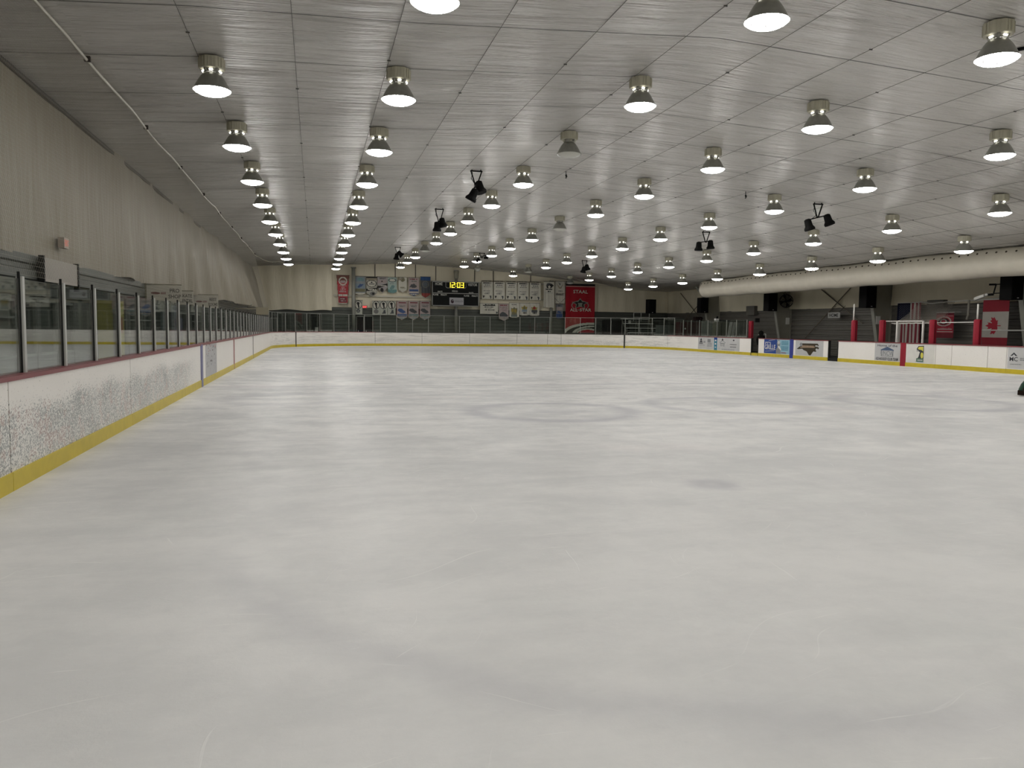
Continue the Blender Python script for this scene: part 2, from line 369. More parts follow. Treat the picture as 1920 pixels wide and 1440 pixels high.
# ------------------------------------------------------------------ the hall
def build_shell():
    b = MB(); b.add([(-6, WN, 0), (XR+.1, WN, 0), (XR+.1, YF+.05, 0), (-6, YF+.05, 0)], [(0,1,2,3)])
    # the ice sheet is bounded by rounded boards; concrete lies round it
    pts = [path(s)[0] for s in frange(0, PLEN, .5)]
    b = MB(); ring = [(p.x-n.x*-.0, p.y, .0) for p, t, n in (path(s) for s in frange(0, PLEN, .4))]
    poly = [(XL, WN+1, 0)]+ring+[(XR, WN+1, 0)]
    b.add(poly, [tuple(range(len(poly)))]); o = struct(b.build('floor', ICE))
    b = MB(); b.box((WL-2.5, WN, -.25), (WR, WF, -.012)); struct(b.build('floor_surround', mat('rubber_floor', (.05,.05,.05), .8)))
    # ceiling sheet: pitched, sagging a little between the cross frames
    xs = frange(-6.0, 32.0, .42); ys = frange(WN, WF+.3, LDZ/2/12)
    rnd = random.Random(3); am = {}
    b = MB(); vs = []
    for y in ys:
        for x in xs:
            r = math.floor((y-LZ0)/(LDZ/2)); c = math.floor((x+2)/1.68)
            def A(cc):
                if (r, cc) not in am: am[(r, cc)] = rnd.uniform(.015, .055)
                return am[(r, cc)]
            u = ((y-LZ0)/(LDZ/2)) % 1; fx = ((x+2)/1.68) % 1
            a = A(c)*(1-fx)+A(c+1)*fx
            vs.append((x, y, ceil_z(x, y)+.03-a*math.sin(PI*u)**.7*(.5+.5*math.sin(PI*fx))))
    nx = len(xs); fs = [(j*nx+i, j*nx+i+1, (j+1)*nx+i+1, (j+1)*nx+i) for j in range(len(ys)-1) for i in range(nx-1)]
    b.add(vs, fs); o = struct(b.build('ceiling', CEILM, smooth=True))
    # straps holding the sheet up, running the length of the hall
    for k in range(20):
        x = -2.0+1.68*k
        if x > 31: break
        z = ceil_z(x)
        b = MB(); b.tube([(x, WN, z-.01), (x, 58, z-.01), (x, WF, ceil_z(x, WF)-.01)], .0048, 5)
        for j in range(0, 28):
            y = WN+1.2+LDZ/2*1.06*j+((k*7) % 5)*.2
            if j % 2 == k % 2 and y < WF: b.box((x-.03, y-.009, z-.022), (x+.03, y+.009, z-.002))
        struct(b.build('trim_%d' % (k+1), mat('strap_dark', (.10,.10,.09), .6)))
    # left wall: hung insulation, loose and folded toward the far end
    b = MB(); ys = frange(WN, WF, .16); zs = [2.86+i*(6.2-2.86)/14 for i in range(15)]; vs = []
    rn = random.Random(5); ph = [rn.uniform(0, 6) for _ in range(6)]
    for y in ys:
        a = max(0., min(1., (y-16)/28)); bulge = max(0., min(1., (y-36)/28)); bulge = bulge*bulge*(3-2*bulge)
        for i, z in enumerate(zs):
            t = 1-i/14
            yy = y-1.6*t*a
            f = (math.sin(yy*1.5+ph[0])*.5+math.sin(yy*2.7+ph[1]+z*.3)*.35+math.sin(yy*.63+ph[2])*.5)
            f = abs(f)**.8*(1 if f > 0 else -.4)
            x = WL+.03+(.03+.30*a*(.25+.75*t))*f+bulge*(.25+t)*.85+.07*a
            zz = z-(.06*abs(math.sin(y*.9)) if i == 0 else 0)
            vs.append((max(x, WL+.01), y, zz))
    n = len(zs); b.add(vs, [(j*n+i, j*n+i+1, (j+1)*n+i+1, (j+1)*n+i) for j in range(len(ys)-1) for i in range(n-1)])
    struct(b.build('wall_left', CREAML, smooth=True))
    b = MB(); b.box((WL-.03, WN, 6.05), (WL+.09, WF, 6.14)); struct(b.build('trim_40', mat('joint_shadow_strip', (.09,.08,.07), .8)))  # dark strip standing in for the shade where wall meets ceiling
    # left lower wall: corrugated strip above, dark lobby front below
    corrug('wall_left_lower', 'x', WL, WN, WF, 1.98, 2.9, STEELD, 1)
    b = MB(); b.box((WL-2.4, WN, 0), (WL-2.3, WF, 2.9)); struct(b.build('wall_lobby', mat('lobby_wall', (.07,.075,.07), .8)))
    # far wall
    corrug('wall_far_lower', 'y', WF, -6, 32, 0, 3.02, STEELD, -1)
    b = MB(); b.box((-6, WF, 3.0), (32, WF+.15, 7.0)); struct(b.build('wall_far', CREAM))
    b = MB()
    xs = frange(-5.2, 1.35, .09)
    vs = []
    for x in xs:
        for z in (2.72, 3.4, 4.5, 5.6, ceil_z(x)+.02):
            vs.append((x, WF-.35-.03*math.sin(x*3.1)-.02*math.sin(x*5.7+z*.4)-.02*math.sin(x*1.3), z+(.05*math.sin(x*2.2) if z < 3 else 0)))
    b.add(vs, [(j*5+i, j*5+i+1, (j+1)*5+i+1, (j+1)*5+i) for j in range(len(xs)-1) for i in range(4)])
    struct(b.build('wall_far_curtain', CREAM, smooth=True))
    b = MB(); vs = []; xs = frange(24.6, 31.4, .12)
    for x in xs:
        for z in (3.0, 3.6, 4.4, ceil_z(x)+.02): vs.append((x, WF-.25-.035*math.sin(x*2.6)-.02*math.sin(x*6.1), z))
    b.add(vs, [(j*4+i, j*4+i+1, (j+1)*4+i+1, (j+1)*4+i) for j in range(len(xs)-1) for i in range(3)])
    struct(b.build('wall_far_lining', CREAM, smooth=True))
    gm = mat('girt_steel', (.55,.52,.43), .5); n = 60
    for z, x0, x1 in ((5.28, 3.2, 20.3), (3.92, 1.5, 20.3)):
        b = MB(); b.box((x0, WF-.16, z), (x1, WF, z+.13)); struct(b.build('trim_%d' % n, gm)); n += 1
    sm = mat('panel_joint', (.10,.09,.07), .7)
    for px_ in (703, 741, 779, 817, 890, 925, 995, 1062):
        x = onY(px_, 510, WF).x
        b = MB(); b.box((x-.035, WF-.05, 5.4), (x+.035, WF, ceil_z(x))); struct(b.build('trim_%d' % n, sm)); n += 1
    # right wall
    corrug('wall_right_lower', 'x', WR, WN, WF, 0, 3.05, STEELL, -1)
    b = MB(); ys = frange(WN, WF, .3); vs = []
    for y in ys:
        for z in (0, .33, .66, 1.):
            zb = 2.98+.10*max(0, (50-y)/30)-.05*abs(math.sin(y*.33))
            vs.append((WR-.08-.05*math.sin(y*1.9+z)-.03*math.sin(y*4.3), y, zb+(4.98-zb)*z))
    b.add(vs, [(j*4+i, j*4+i+1, (j+1)*4+i+1, (j+1)*4+i) for j in range(len(ys)-1) for i in range(3)])
    struct(b.build('wall_right', CREAM, smooth=True))
    b = MB(); b.box((-8, WN-.1, 0), (32, WN, 7)); struct(b.build('wall_near', CREAM))
def frange(a, b, d):
    n = max(1, int(round((b-a)/d))); return [a+(b-a)*i/n for i in range(n+1)]
def corrug(name, ax, c, a0, a1, z0, z1, m, sgn):
    prof = []; z = z0; P = .30; D = .045
    while z < z1-1e-3:
        for dz, d in ((0, 0), (.07, 0), (.10, D), (.26, D*1.0), (.29, 0)):
            if z+dz < z1: prof.append((z+dz, d))
        z += P
    prof.append((z1, 0))
    b = MB(); vs = []
    for a in (a0, a1):
        for z, d in prof: vs.append((c+sgn*d, a, z) if ax == 'x' else (a, c+sgn*d, z))
    n = len(prof); b.add(vs, [(i, i+1, n+i+1, n+i) for i in range(n-1)])
    struct(b.build(name, m))

# ------------------------------------------------------------------ rink boards
SL = YF-RC-4.0                                        # left straight starts at y=4
SA = RC*PI/2; SF = (XR-XL)-2*RC; SR = YF-RC+1.0       # right straight ends at y=-1
PLEN = SL+SA+SF+SA+SR
def path(s):
    """point, tangent and outward normal along the boards' inner face"""
    if s <= SL: return Vector((XL, 4+s, 0)), Vector((0,1,0)), Vector((-1,0,0))
    s -= SL
    if s <= SA:
        a = s/RC; n = Vector((-math.cos(a), math.sin(a), 0)); return Vector((XL+RC, YF-RC, 0))+n*RC, Vector((math.sin(a), math.cos(a), 0)), n
    s -= SA
    if s <= SF: return Vector((XL+RC+s, YF, 0)), Vector((1,0,0)), Vector((0,1,0))
    s -= SF
    if s <= SA:
        a = s/RC; n = Vector((math.sin(a), math.cos(a), 0)); return Vector((XR-RC, YF-RC, 0))+n*RC, Vector((math.cos(a), -math.sin(a), 0)), n
    s -= SA
    return Vector((XR, YF-RC-s, 0)), Vector((0,-1,0)), Vector((1,0,0))
def sR(y): return SL+2*SA+SF+(YF-RC-y)                # arc length on the right straight at a given y
def sL(y): return y-4
def sweep(b, s0, s1, o0, o1, z0, z1, m=None, step=.6):
    ss = frange(s0, s1, step); vs = []
    for s in ss:
        p, t, n = path(s)
        for o, z in ((o0, z0), (o0, z1), (o1, z1), (o1, z0)): q = p+n*o; vs.append((q.x, q.y, z))
    k = len(ss); fs = [(0,1,2,3), tuple((k-1)*4+i for i in (3,2,1,0))]
    for j in range(k-1):
        for i in range(4): fs.append((j*4+i, j*4+(i+1)%4, (j+1)*4+(i+1)%4, (j+1)*4+i))
    b.add(vs, fs, m)
def px_of(P): q = Vector(P)-Vector((0,0,HC)); d = q.dot(FW); return 960+F*q.dot(RT)/d
def s_at(px_, lo, hi):                                # where along the boards a seam of the photograph stands
    best = min(frange(lo, hi, .05), key=lambda s: abs(px_of(tuple(path(s)[0])[:2]+(.5,))-px_)); return best
def board(s0, s1, label, kick=True, name='dasher_board', group='white boards round the ice', gap=.012):
    p = path((s0+s1)/2)[0]
    t = thing(name, label, 'rink board', (p.x, p.y, 0), 0, group)
    def part(nm, m, *a):
        b = MB(); sweep(b, *a); o = b.build(nm, m, t); o.location = (-p.x, -p.y, 0); return o
    part('panel', BOARD, s0+gap, s1-gap, 0, .10, 0, BH-.03)
    part('kick_strip', YEL, s0+.004, s1-.004, -.016, .0, 0, .175)
    part('cap_rail', REDCAP if s0 < SL+SA*.5 or s0 > SL+SA*1.6+SF else mat('dark_cap', (.06,.05,.045), .5), s0, s1, -.02, .15, BH-.03, BH+.012)
    return t
def stripe(s, wd, m, label, z1=BH, kind='line'):
    b = MB(); sweep(b, s-wd/2, s+wd/2, -.022, -.001, 0, z1)
    return tag(b.build('board_line', m), label, 'painted stripe')
def prints_on_board(name, parent, y0, y1, shapes):
    """adverts on the straight right boards: u runs 0..1 from the far to the near end, v 0..1 upward"""
    b = MB(); W = abs(y1-y0); z0, z1 = .20, BH-.035
    layer = [0]
    def P(u, v): return Vector((XR-.003-.0015*layer[0], y0-(y0-y1)*u, z0+(z1-z0)*v))
    draw(b, shapes, P, W, z1-z0, Vector((0,-1,0)), Vector((0,0,1)), layer, Vector((.001,0,0)))
    o = b.build(name, WHITE, parent); o.location = (-parent.location.x, -parent.location.y, 0); return o
def draw(b, shapes, P, W, H, ux, uy, layer, th):
    for sh in shapes:
        layer[0] += 1; k = sh[0]
        if k == 'rect': _, u0, v0, u1, v1, m = sh; b.slab([P(u0,v0), P(u1,v0), P(u1,v1), P(u0,v1)], th, m)
        elif k == 'ell':
            _, cu, cv, ru, rv, m = sh; b.slab([P(cu+ru*math.cos(2*PI*i/20), cv+rv*math.sin(2*PI*i/20)) for i in range(20)], th, m)
        elif k == 'poly': b.slab([P(*q) for q in sh[1]], th, sh[2])
        elif k == 'text':
            _, s, cu, cv, hh, ww, m = sh
            text_geo(b, s, hh*H, P(cu, cv), ux, uy, m, .0015, 1., ww*W if ww else None, .012)
        elif k == 'lines':                             # rows of print too small to read
            _, u0, v0, u1, v1, n, m = sh; r = random.Random(int(u0*991+v0*37+n))
            for i in range(n):
                va = v0+(v1-v0)*(i+.2)/n; vb = v0+(v1-v0)*(i+.75)/n; u = u0+(u1-u0)*r.uniform(0, .12); e = u1-(u1-u0)*r.uniform(0, .12)
                while u < e:
                    q = u+(u1-u0)*r.uniform(.04, .13); b.slab([P(u,va), P(min(q,e),va), P(min(q,e),vb), P(u,vb)], th, m); u = q+(u1-u0)*.025

def build_boards():
    W = WHITE
    seams = [0, sL(8.03), sL(12.9), sL(20.55), sL(23.7), sL(28.5), sL(37.1), sL(44.6)]
    names = ['white scuffed dasher board nearest the camera on the left, running out of frame',
             'white dasher board on the left with the densest black puck marks',
             'puck-marked white board on the left, ending at the blue-grey stripe',
             'left board with the grey frosted advert beside the blue-grey stripe',
             'clean white left board between the grey advert and the reddish seam',
             'white left board between the reddish seam and the next grey seam',
             'short-looking white left board beyond the last grey seam',
             'last straight white board on the left before the far corner bends']
    a = s_at(555, SL, SL+SA)
    seams += [SL, SL+SA*.45, a] if a > SL+SA*.5 else [SL, a]
    for nm in ('first curved board of the far left corner', 'second curved board of the far left corner')[:len(seams)-9]: names.append('white '+nm)
    far = [s_at(p, SL+SA*.9, SL+SA+SF+2) for p in (689, 791, 880, 969, 1027, 1086)]
    seams += far
    names += ['white far board between the dark corner joint and the scoreboard side banners', 'white far board under the bear-crest banners',
              'white far board under the scoreboard clock', 'white far board just right of the centre pole', 'white far board under the row of small banners',
              'white far board left of the tall red banner']
    b2 = s_at(1171, SL+SA+SF, SL+2*SA+SF); c2 = s_at(1252, b2, SL+2*SA+SF+1)
    seams += [b2, c2, sR(49.26), sR(42.5)]
    names += ['white far board in front of the tall red banner', 'curved board right of the dark corner joint, in front of the bleachers',
              'curved board in front of the maroon cabinets', 'right board with the grey-white adverts and narrow teal strip, left of the open gate']
    L = None
    for i in range(len(seams)-1):
        t = board(seams[i], seams[i+1], names[i] if i < len(names) else 'white curved rink board in the far corner, panel %s' % ordn(i))
        if i == 3:
            b = MB(); sweep(b, sL(21.3), sL(23.6), -.004, -.0005, .18, BH-.04, mat('frosted_advert', (.42,.42,.43), .4, 0, .3, 6))
            r = random.Random(4); im = mat('advert_dark', (.12,.10,.11), .5); rm = mat('advert_red', (.45,.12,.12), .5)
            for k in range(46):
                y = r.uniform(21.4, 23.4); z = r.uniform(.4, .98) if k % 3 else r.uniform(.8, 1.0); d = r.uniform(.02, .09)
                b.box((XL+.004, y, z), (XL+.006, y+d*1.6, z+d*.5), rm if (k % 4 == 0 and z > .7) else (im if k % 2 else mat('advert_grey', (.28,.29,.31), .5)))
            o = b.build('advert_sticker', None, t); o.location = (-t.location.x, -t.location.y, 0)
        L = t
    # adverts on the last of those
    ad = mat('advert_ground', (.50,.50,.50), .45); ink = mat('advert_ink', (.05,.05,.06), .5); gry = mat('advert_midgrey', (.22,.23,.24), .5)
    teal = mat('advert_teal', (.03,.20,.30), .45); lb = mat('advert_lightblue', (.28,.48,.58), .45); db = mat('advert_blue', (.02,.06,.26), .5, spec=.2)
    grn = mat('advert_green', (.08,.16,.10), .5); yel = mat('advert_yellow', (.62,.58,.08), .5); brn = mat('advert_brown', (.05,.04,.025), .5); tan = mat('advert_tan', (.32,.22,.14), .5)
    prints_on_board('tower_advert', L, 49.26, 47.1, [('rect', 0, 0, 1, 1, ad), ('poly', [(.07,.55),(.33,.55),(.24,.68),(.16,.68)], ink), ('poly', [(.13,.70),(.27,.70),(.21,.92),(.19,.92)], ink),
        ('rect', .08, .44, .32, .50, ink), ('lines', .05, .30, .48, .38, 1, gry), ('lines', .35, .48, .50, .74, 1, gry), ('rect', .62, .58, .82, .86, gry), ('lines', .60, .22, .92, .56, 3, gry)])
    prints_on_board('teal_strip', L, 47.05, 46.6, [('rect', 0, -.02, 1, 1, teal), ('rect', .3, .70, .7, .82, W), ('rect', .3, .42, .7, .56, W), ('rect', .3, .18, .7, .26, W), ('rect', 0, .82, 1, 1, db)])
    star = [(.23+.15*math.cos(PI/2+i*PI/5)*(1 if i % 2 == 0 else .62), .55+.30*math.sin(PI/2+i*PI/5)*(1 if i % 2 == 0 else .62)) for i in range(10)]
    st2 = [(.23+(u-.23)*.78, .55+(v-.55)*.78) for u, v in star]
    prints_on_board('star_advert', L, 46.55, 43.8, [('rect', 0, 0, 1, 1, ad), ('poly', star, gry), ('poly', st2, ad), ('poly', [(.19,.78),(.27,.78),(.23,.98)], ink), ('lines', .13, .44, .33, .62, 1, gry),
        ('ell', .74, .82, .035, .06, ink), ('lines', .55, .46, .92, .54, 1, ink), ('lines', .57, .26, .90, .34, 1, ink), ('lines', .2, .04, .8, .12, 1, gry)])
    g1 = board(sR(41.68), sR(38.3), 'right board with the blue and light-blue grille advert, beside the open gate')
    prints_on_board('grille_advert', g1, 41.05, 38.42, [('rect', 0, 0, 1, 1, db), ('poly', [(.58,0),(1,0),(1,1),(.50,1)], lb), ('text', "PT'S", .16, .72, .20, .22, W), ('text', 'GRILLE', .24, .45, .34, .42, W),
        ('poly', [(.18,.90),(.42,.97),(.42,.99),(.18,.92)], W), ('poly', [(.05,.12),(.42,.2),(.42,.22),(.05,.14)], W),
        ('poly', [(.48,.0),(.66,.0),(.64,.25),(.60,.45),(.63,.7),(.60,.95),(.53,.95),(.50,.72),(.53,.5),(.47,.25)], gry), ('ell', .57, .80, .045, .12, ad), ('poly', [(.54,.55),(.60,.55),(.68,.30),(.66,.25),(.56,.42)], W),
        ('lines', .66, .62, .96, .92, 3, teal), ('lines', .66, .25, .96, .56, 3, teal), ('lines', .68, .05, .88, .14, 1, RED)])
    g2 = board(sR(38.3), sR(35.12), 'right board with the dark state-shaped advert, between the blue stripe and the second open gate')
    nc = [(.05,.42),(.14,.55),(.24,.72),(.22,.80),(.80,.82),(.84,.70),(.80,.60),(.86,.55),(.80,.38),(.74,.28),(.66,.30),(.56,.02),(.50,.05),(.42,.28),(.30,.36),(.26,.44),(.12,.40)]
    prints_on_board('state_advert', g2, 37.95, 35.5, [('rect', 0, 0, 1, 1, ad), ('poly', nc, brn), ('ell', .21, .72, .05, .13, gry), ('lines', .2, .48, .72, .74, 1, tan), ('poly', [(.18,.5),(.7,.56),(.72,.62),(.2,.56)], tan), ('ell', .78, .42, .04, .08, ad), ('ell', .77, .66, .05, .05, ad)])
    g3 = board(sR(34.31), sR(29.78), 'right board with the college hockey club advert, left of the red centre stripe')
    prints_on_board('club_advert', g3, 31.63, 29.97, [('rect', 0, 0, 1, 1, ad), ('text', 'Home of the', .5, .86, .13, .78, ink), ('poly', [(.24,.62),(.50,.80),(.76,.62),(.76,.58),(.24,.58)], mat('advert_navy', (.06,.10,.18), .5)),
        ('text', 'UNCW', .5, .42, .26, .5, gry), ('rect', .26, .24, .74, .27, gry), ('rect', .26, .27, .29, .58, gry), ('rect', .71, .27, .74, .58, gry), ('text', 'ICE HOCKEY CLUB TEAM', .5, .10, .16, .86, ink)])
    g4 = board(sR(29.78), sR(27.89), 'right board with the green and yellow bird advert, right of the red centre stripe')
    eag = [(.38,.55),(.36,.75),(.42,.90),(.62,.92),(.62,.06),(.38,.06),(.36,.12),(.44,.34),(.48,.58),(.42,.62),(.40,.72)]
    prints_on_board('bird_advert', g4, 29.55, 27.95, [('rect', 0, 0, 1, 1, W), ('poly', eag, ink), ('poly', [(.40,.76),(.44,.86),(.60,.87),(.60,.62),(.52,.70),(.46,.70)], yel), ('ell', .56, .40, .05, .16, yel), ('rect', .36, .05, .62, .24, grn), ('lines', .38, .08, .60, .2, 1, ad), ('rect', .33, .04, .64, .055, teal)])
    board(sR(27.89), sR(27.02), 'narrow white door panel in the right boards next to the bird advert')
    board(sR(27.02), sR(25.22), 'plain wide white right board between two narrow door panels')
    board(sR(25.22), sR(24.35), 'narrow scuffed white door panel beside the grey MC advert')
    g5 = board(sR(24.35), sR(20.0), 'right board with the grey MC advert at the right edge of the frame')
    prints_on_board('medical_advert', g5, 24.3, 21.9, [('rect', 0, 0, 1, 1, ad), ('poly', [(.05,.60),(.115,.76),(.18,.60),(.145,.60),(.115,.68),(.085,.60)], ink), ('text', 'MC', .115, .45, .2, .15, ink), ('lines', .22, .38, .5, .54, 2, gry), ('lines', .05, .18, .28, .24, 1, gry)])
    for y0, y1, nm in ((20.0, 14.0, 'white right board beyond the frame, next to the grey MC advert board'), (14.0, 6.0, 'white right board beside the near bench area'), (6.0, 0.0, 'last white right board near the camera end')):
        board(sR(y0), sR(y1), nm)
    stripe(sL(20.55), .28, BLUEG, 'blue-grey painted stripe up the left boards'); stripe(sL(28.5), .13, mat('faded_red_line', (.36,.16,.15), .5), 'thin faded red stripe up the left boards')
    stripe(sL(37.1), .10, mat('grey_joint', (.26,.25,.24), .5), 'thin grey stripe up the left boards beyond the red one')
    stripe(sR(38.3), .32, BLUE, 'bright blue painted stripe up the right boards'); stripe(sR(29.78), .32, RED, 'wide red centre stripe up the right boards')
    stripe(a, .09, mat('dark_joint', (.06,.06,.055), .6), 'dark joint post in the curved boards of the far left corner')
    stripe(b2, .12, MATS['dark_joint'], 'dark joint post in the far boards right of the tall red banner')
    # open gates: what stands in the two gaps
    for y0, y1, lb_ in ((42.5, 41.68, 'open bench gate with grey sticks and boards seen inside, left of the grille advert'), (35.12, 34.31, 'open dark bench gate right of the state-shaped advert')):
        t = thing('bench_gate', lb_, 'gate', (XR, (y0+y1)/2, 0))
        b = MB(); b.box((.0, (y0-y1)/2-.06, 0), (.12, (y0-y1)/2-.01, BH)); b.build('gate_post', DARK, t); b = MB(); b.box((.0, -(y0-y1)/2+.01, 0), (.12, -(y0-y1)/2+.06, BH)); b.build('gate_post', DARK, t)
        b = MB(); b.box((.0, -(y0-y1)/2+.05, 0), (.12, (y0-y1)/2-.05, .16)); b.build('threshold', YEL if y0 > 40 else DARK, t)
        t = thing('players_bench', 'dark bench seen through the gap %s' % ('left of the grille advert' if y0 > 40 else 'right of the state-shaped advert'), 'bench', (XR, (y0+y1)/2, 0))
        b = MB(); b.box((1.3, -(y0-y1)/2-.6, 0), (1.34, (y0-y1)/2+.9, BH)); b.build('bench_back', mat('bench_dark', (.05,.05,.045), .6), t)
        b = MB(); b.box((.9, -(y0-y1)/2-.6, .42), (1.25, (y0-y1)/2+.9, .46)); b.build('bench_seat', mat('bench_plank', (.12,.115,.10), .6), t)
        if y0 > 40:
            for k in range(4):
                b = MB(); b.bar((.25+.08*k, -.3+.19*k, .0), (.32+.05*k, -.34+.2*k, 1.0), .07, .03); b.build('stick', mat('stick_grey', (.30,.29,.26), .6), t)

# ------------------------------------------------------------------ glass and posts
def build_glass():
    ys = [8.73+1.31*i for i in range(-2, 33)]; first = None
    for i, y in enumerate(ys):
        n = i-2
        lab = ('clear rink glass pane with its grey post, left boards, %s from the camera' % ordn(n)) if n >= 0 else ('rink glass pane and post beside the camera, %s one left of the frame' % ('second' if i == 0 else 'first'))
        if first is None:
            t = thing('glass_section', lab, 'rink glass', (XL-.10, y, BH+.012), 0, 'glass sections on the left boards')
            b = MB(); b.box((-.03, -.03, 0), (.03, .03, .955)); b.build('post', STEEL, t)
            b = MB(); b.box((-.012, -.046, 0), (.012, -.031, 1.0)); b.build('gasket', GASKET, t)
            b = MB(); b.box((-.006, .05, 0), (.006, 1.255, .93)); b.build('glass_pane', GLASS, t); first = t
        else: dup(first, (XL-.10, y, BH+.012), lab)
    s0 = sL(ys[-1])+1.3; s1 = sR(43.2); ss = frange(s0, s1, 1.235); H = 1.30; pf = None
    for i, s in enumerate(ss):
        p, t_, n_ = path(s); q = p+n_*.10; rz = math.atan2(t_.y, t_.x); h = H if px_of((q.x, q.y, 2)) < 1266 else 1.12
        t = thing('end_glass_section', 'taller clear glass pane with slim post round the far end, %s from the left corner' % ordn(i), 'rink glass', (q.x, q.y, BH+.012), rz, 'glass sections round the far end')
        if pf is None or abs(pf[2]-h) > .01:
            b = MB(); b.box((-.019, -.019, 0), (.019, .019, h)); po = b.build('post', STEELF, t)
            b = MB(); b.box((.02, -.006, .0), (1.20, .006, h-.02)); pa = b.build('glass_pane', GLASS, t); pf = (po, pa, h)
        else:
            for o in pf[:2]:
                if i == len(ss)-1 and o is pf[1]: continue
                c = o.copy(); COL.objects.link(c); c.parent = t
    s2 = min(ss, key=lambda s: abs(px_of((path(s)[0].x, path(s)[0].y, 2))-1262))
    b = MB(); sweep(b, s0, s2, .09, .11, BH+H, BH+H+.024); tag(b.build('glass_top_rail', STEELF), 'thin grey rail along the top of the far end glass', 'rail')

# ------------------------------------------------------------------ netting, pipe and rope
def build_net():
    xt, zt, xb, zb = -3.8, 6.08, XL-.12, BH+.99
    b = MB(); c = .06; y0, y1 = 6.0, 54.0
    L = math.hypot(xt-xb, zt-zb); nv = int(L/c)
    y = y0; i = 0
    w_ = .0009
    while y < y1:
        b.add([(xb, y-w_, zb), (xb, y+w_, zb), (xt, y+w_, zt), (xt, y-w_, zt)], [(0,1,2,3)])
        b.add([(xb-w_, y, zb-w_), (xb+w_, y, zb+w_), (xt+w_, y, zt+w_), (xt-w_, y, zt-w_)], [(0,1,2,3)])
        y += c if y < 26 else c*2
    for k in range(nv+1):
        f = k/nv; x = xb+(xt-xb)*f; z = zb+(zt-zb)*f
        if k % 2 and False: continue
        b.add([(x, y0, z-w_), (x, y1, z-w_), (x, y1, z+w_), (x, y0, z+w_)], [(0,1,2,3)])
        b.add([(x-w_, y0, z), (x-w_, y1, z), (x+w_, y1, z), (x+w_, y0, z)], [(0,1,2,3)])
    tag(b.build('safety_netting', NETM), 'fine square safety netting hung above the left glass up to the ceiling pipe', 'netting')
    t = thing('netting_pipe', 'long thin pale pipe carrying the netting under the left edge of the ceiling', 'pipe', (xt, 0, 6.10))
    b = MB(); pts = []
    for y in frange(4., 56., .5):
        u = (y % 4.7)/4.7; pts.append((.02*math.sin(y*.8), y, .04-.05*math.sin(PI*u)))
    b.tube(pts, .026, 8); b.build('pipe', mat('pipe_cream', (.55,.53,.46), .4), t, True)
    for y in frange(5.6, 54., 4.7):
        b = MB(); b.box((-.05, y-.03, -.02), (.05, y+.03, .07)); b.build('clip', mat('clip_dark', (.06,.05,.045), .5), t)
    # rope hanging in scallops across the far end
    b = MB(); pts = []
    anchors = [(-3.8, 56., 6.18), (-2.6, 59.5, 6.1)]+[(x, 62.6, min(ceil_z(x)-.05, ceil_z(x)-.02)-.02) for x in (1.1, 2.9, 4.7, 7.9, 10.6, 13.6, 16.4, 19.6, 21.2, 25.4)]+[(28.2, 61., 4.95)]
    for (a, c2) in zip(anchors, anchors[1:]):
        a, c2 = Vector(a), Vector(c2)
        for i in range(10):
            u = i/10; p = a.lerp(c2, u); p.z -= .9*u*(1-u)*(.55 if (c2-a).length < 3.3 else .8); pts.append(p)
    pts.append(Vector(anchors[-1])); b.tube(pts, .018, 6)
    tag(b.build('scalloped_rope', mat('rope_pale', (.42,.40,.33), .6)), 'pale rope hanging in shallow loops across the far end under the ceiling', 'rope')
    b = MB(); b.bar((11.87, 11.51, 6.50), (12.6, 10.6, 6.56), .05, .05); tag(b.build('black_conduit', BLACK), 'short black conduit beside the lamp at the top right corner', 'conduit')

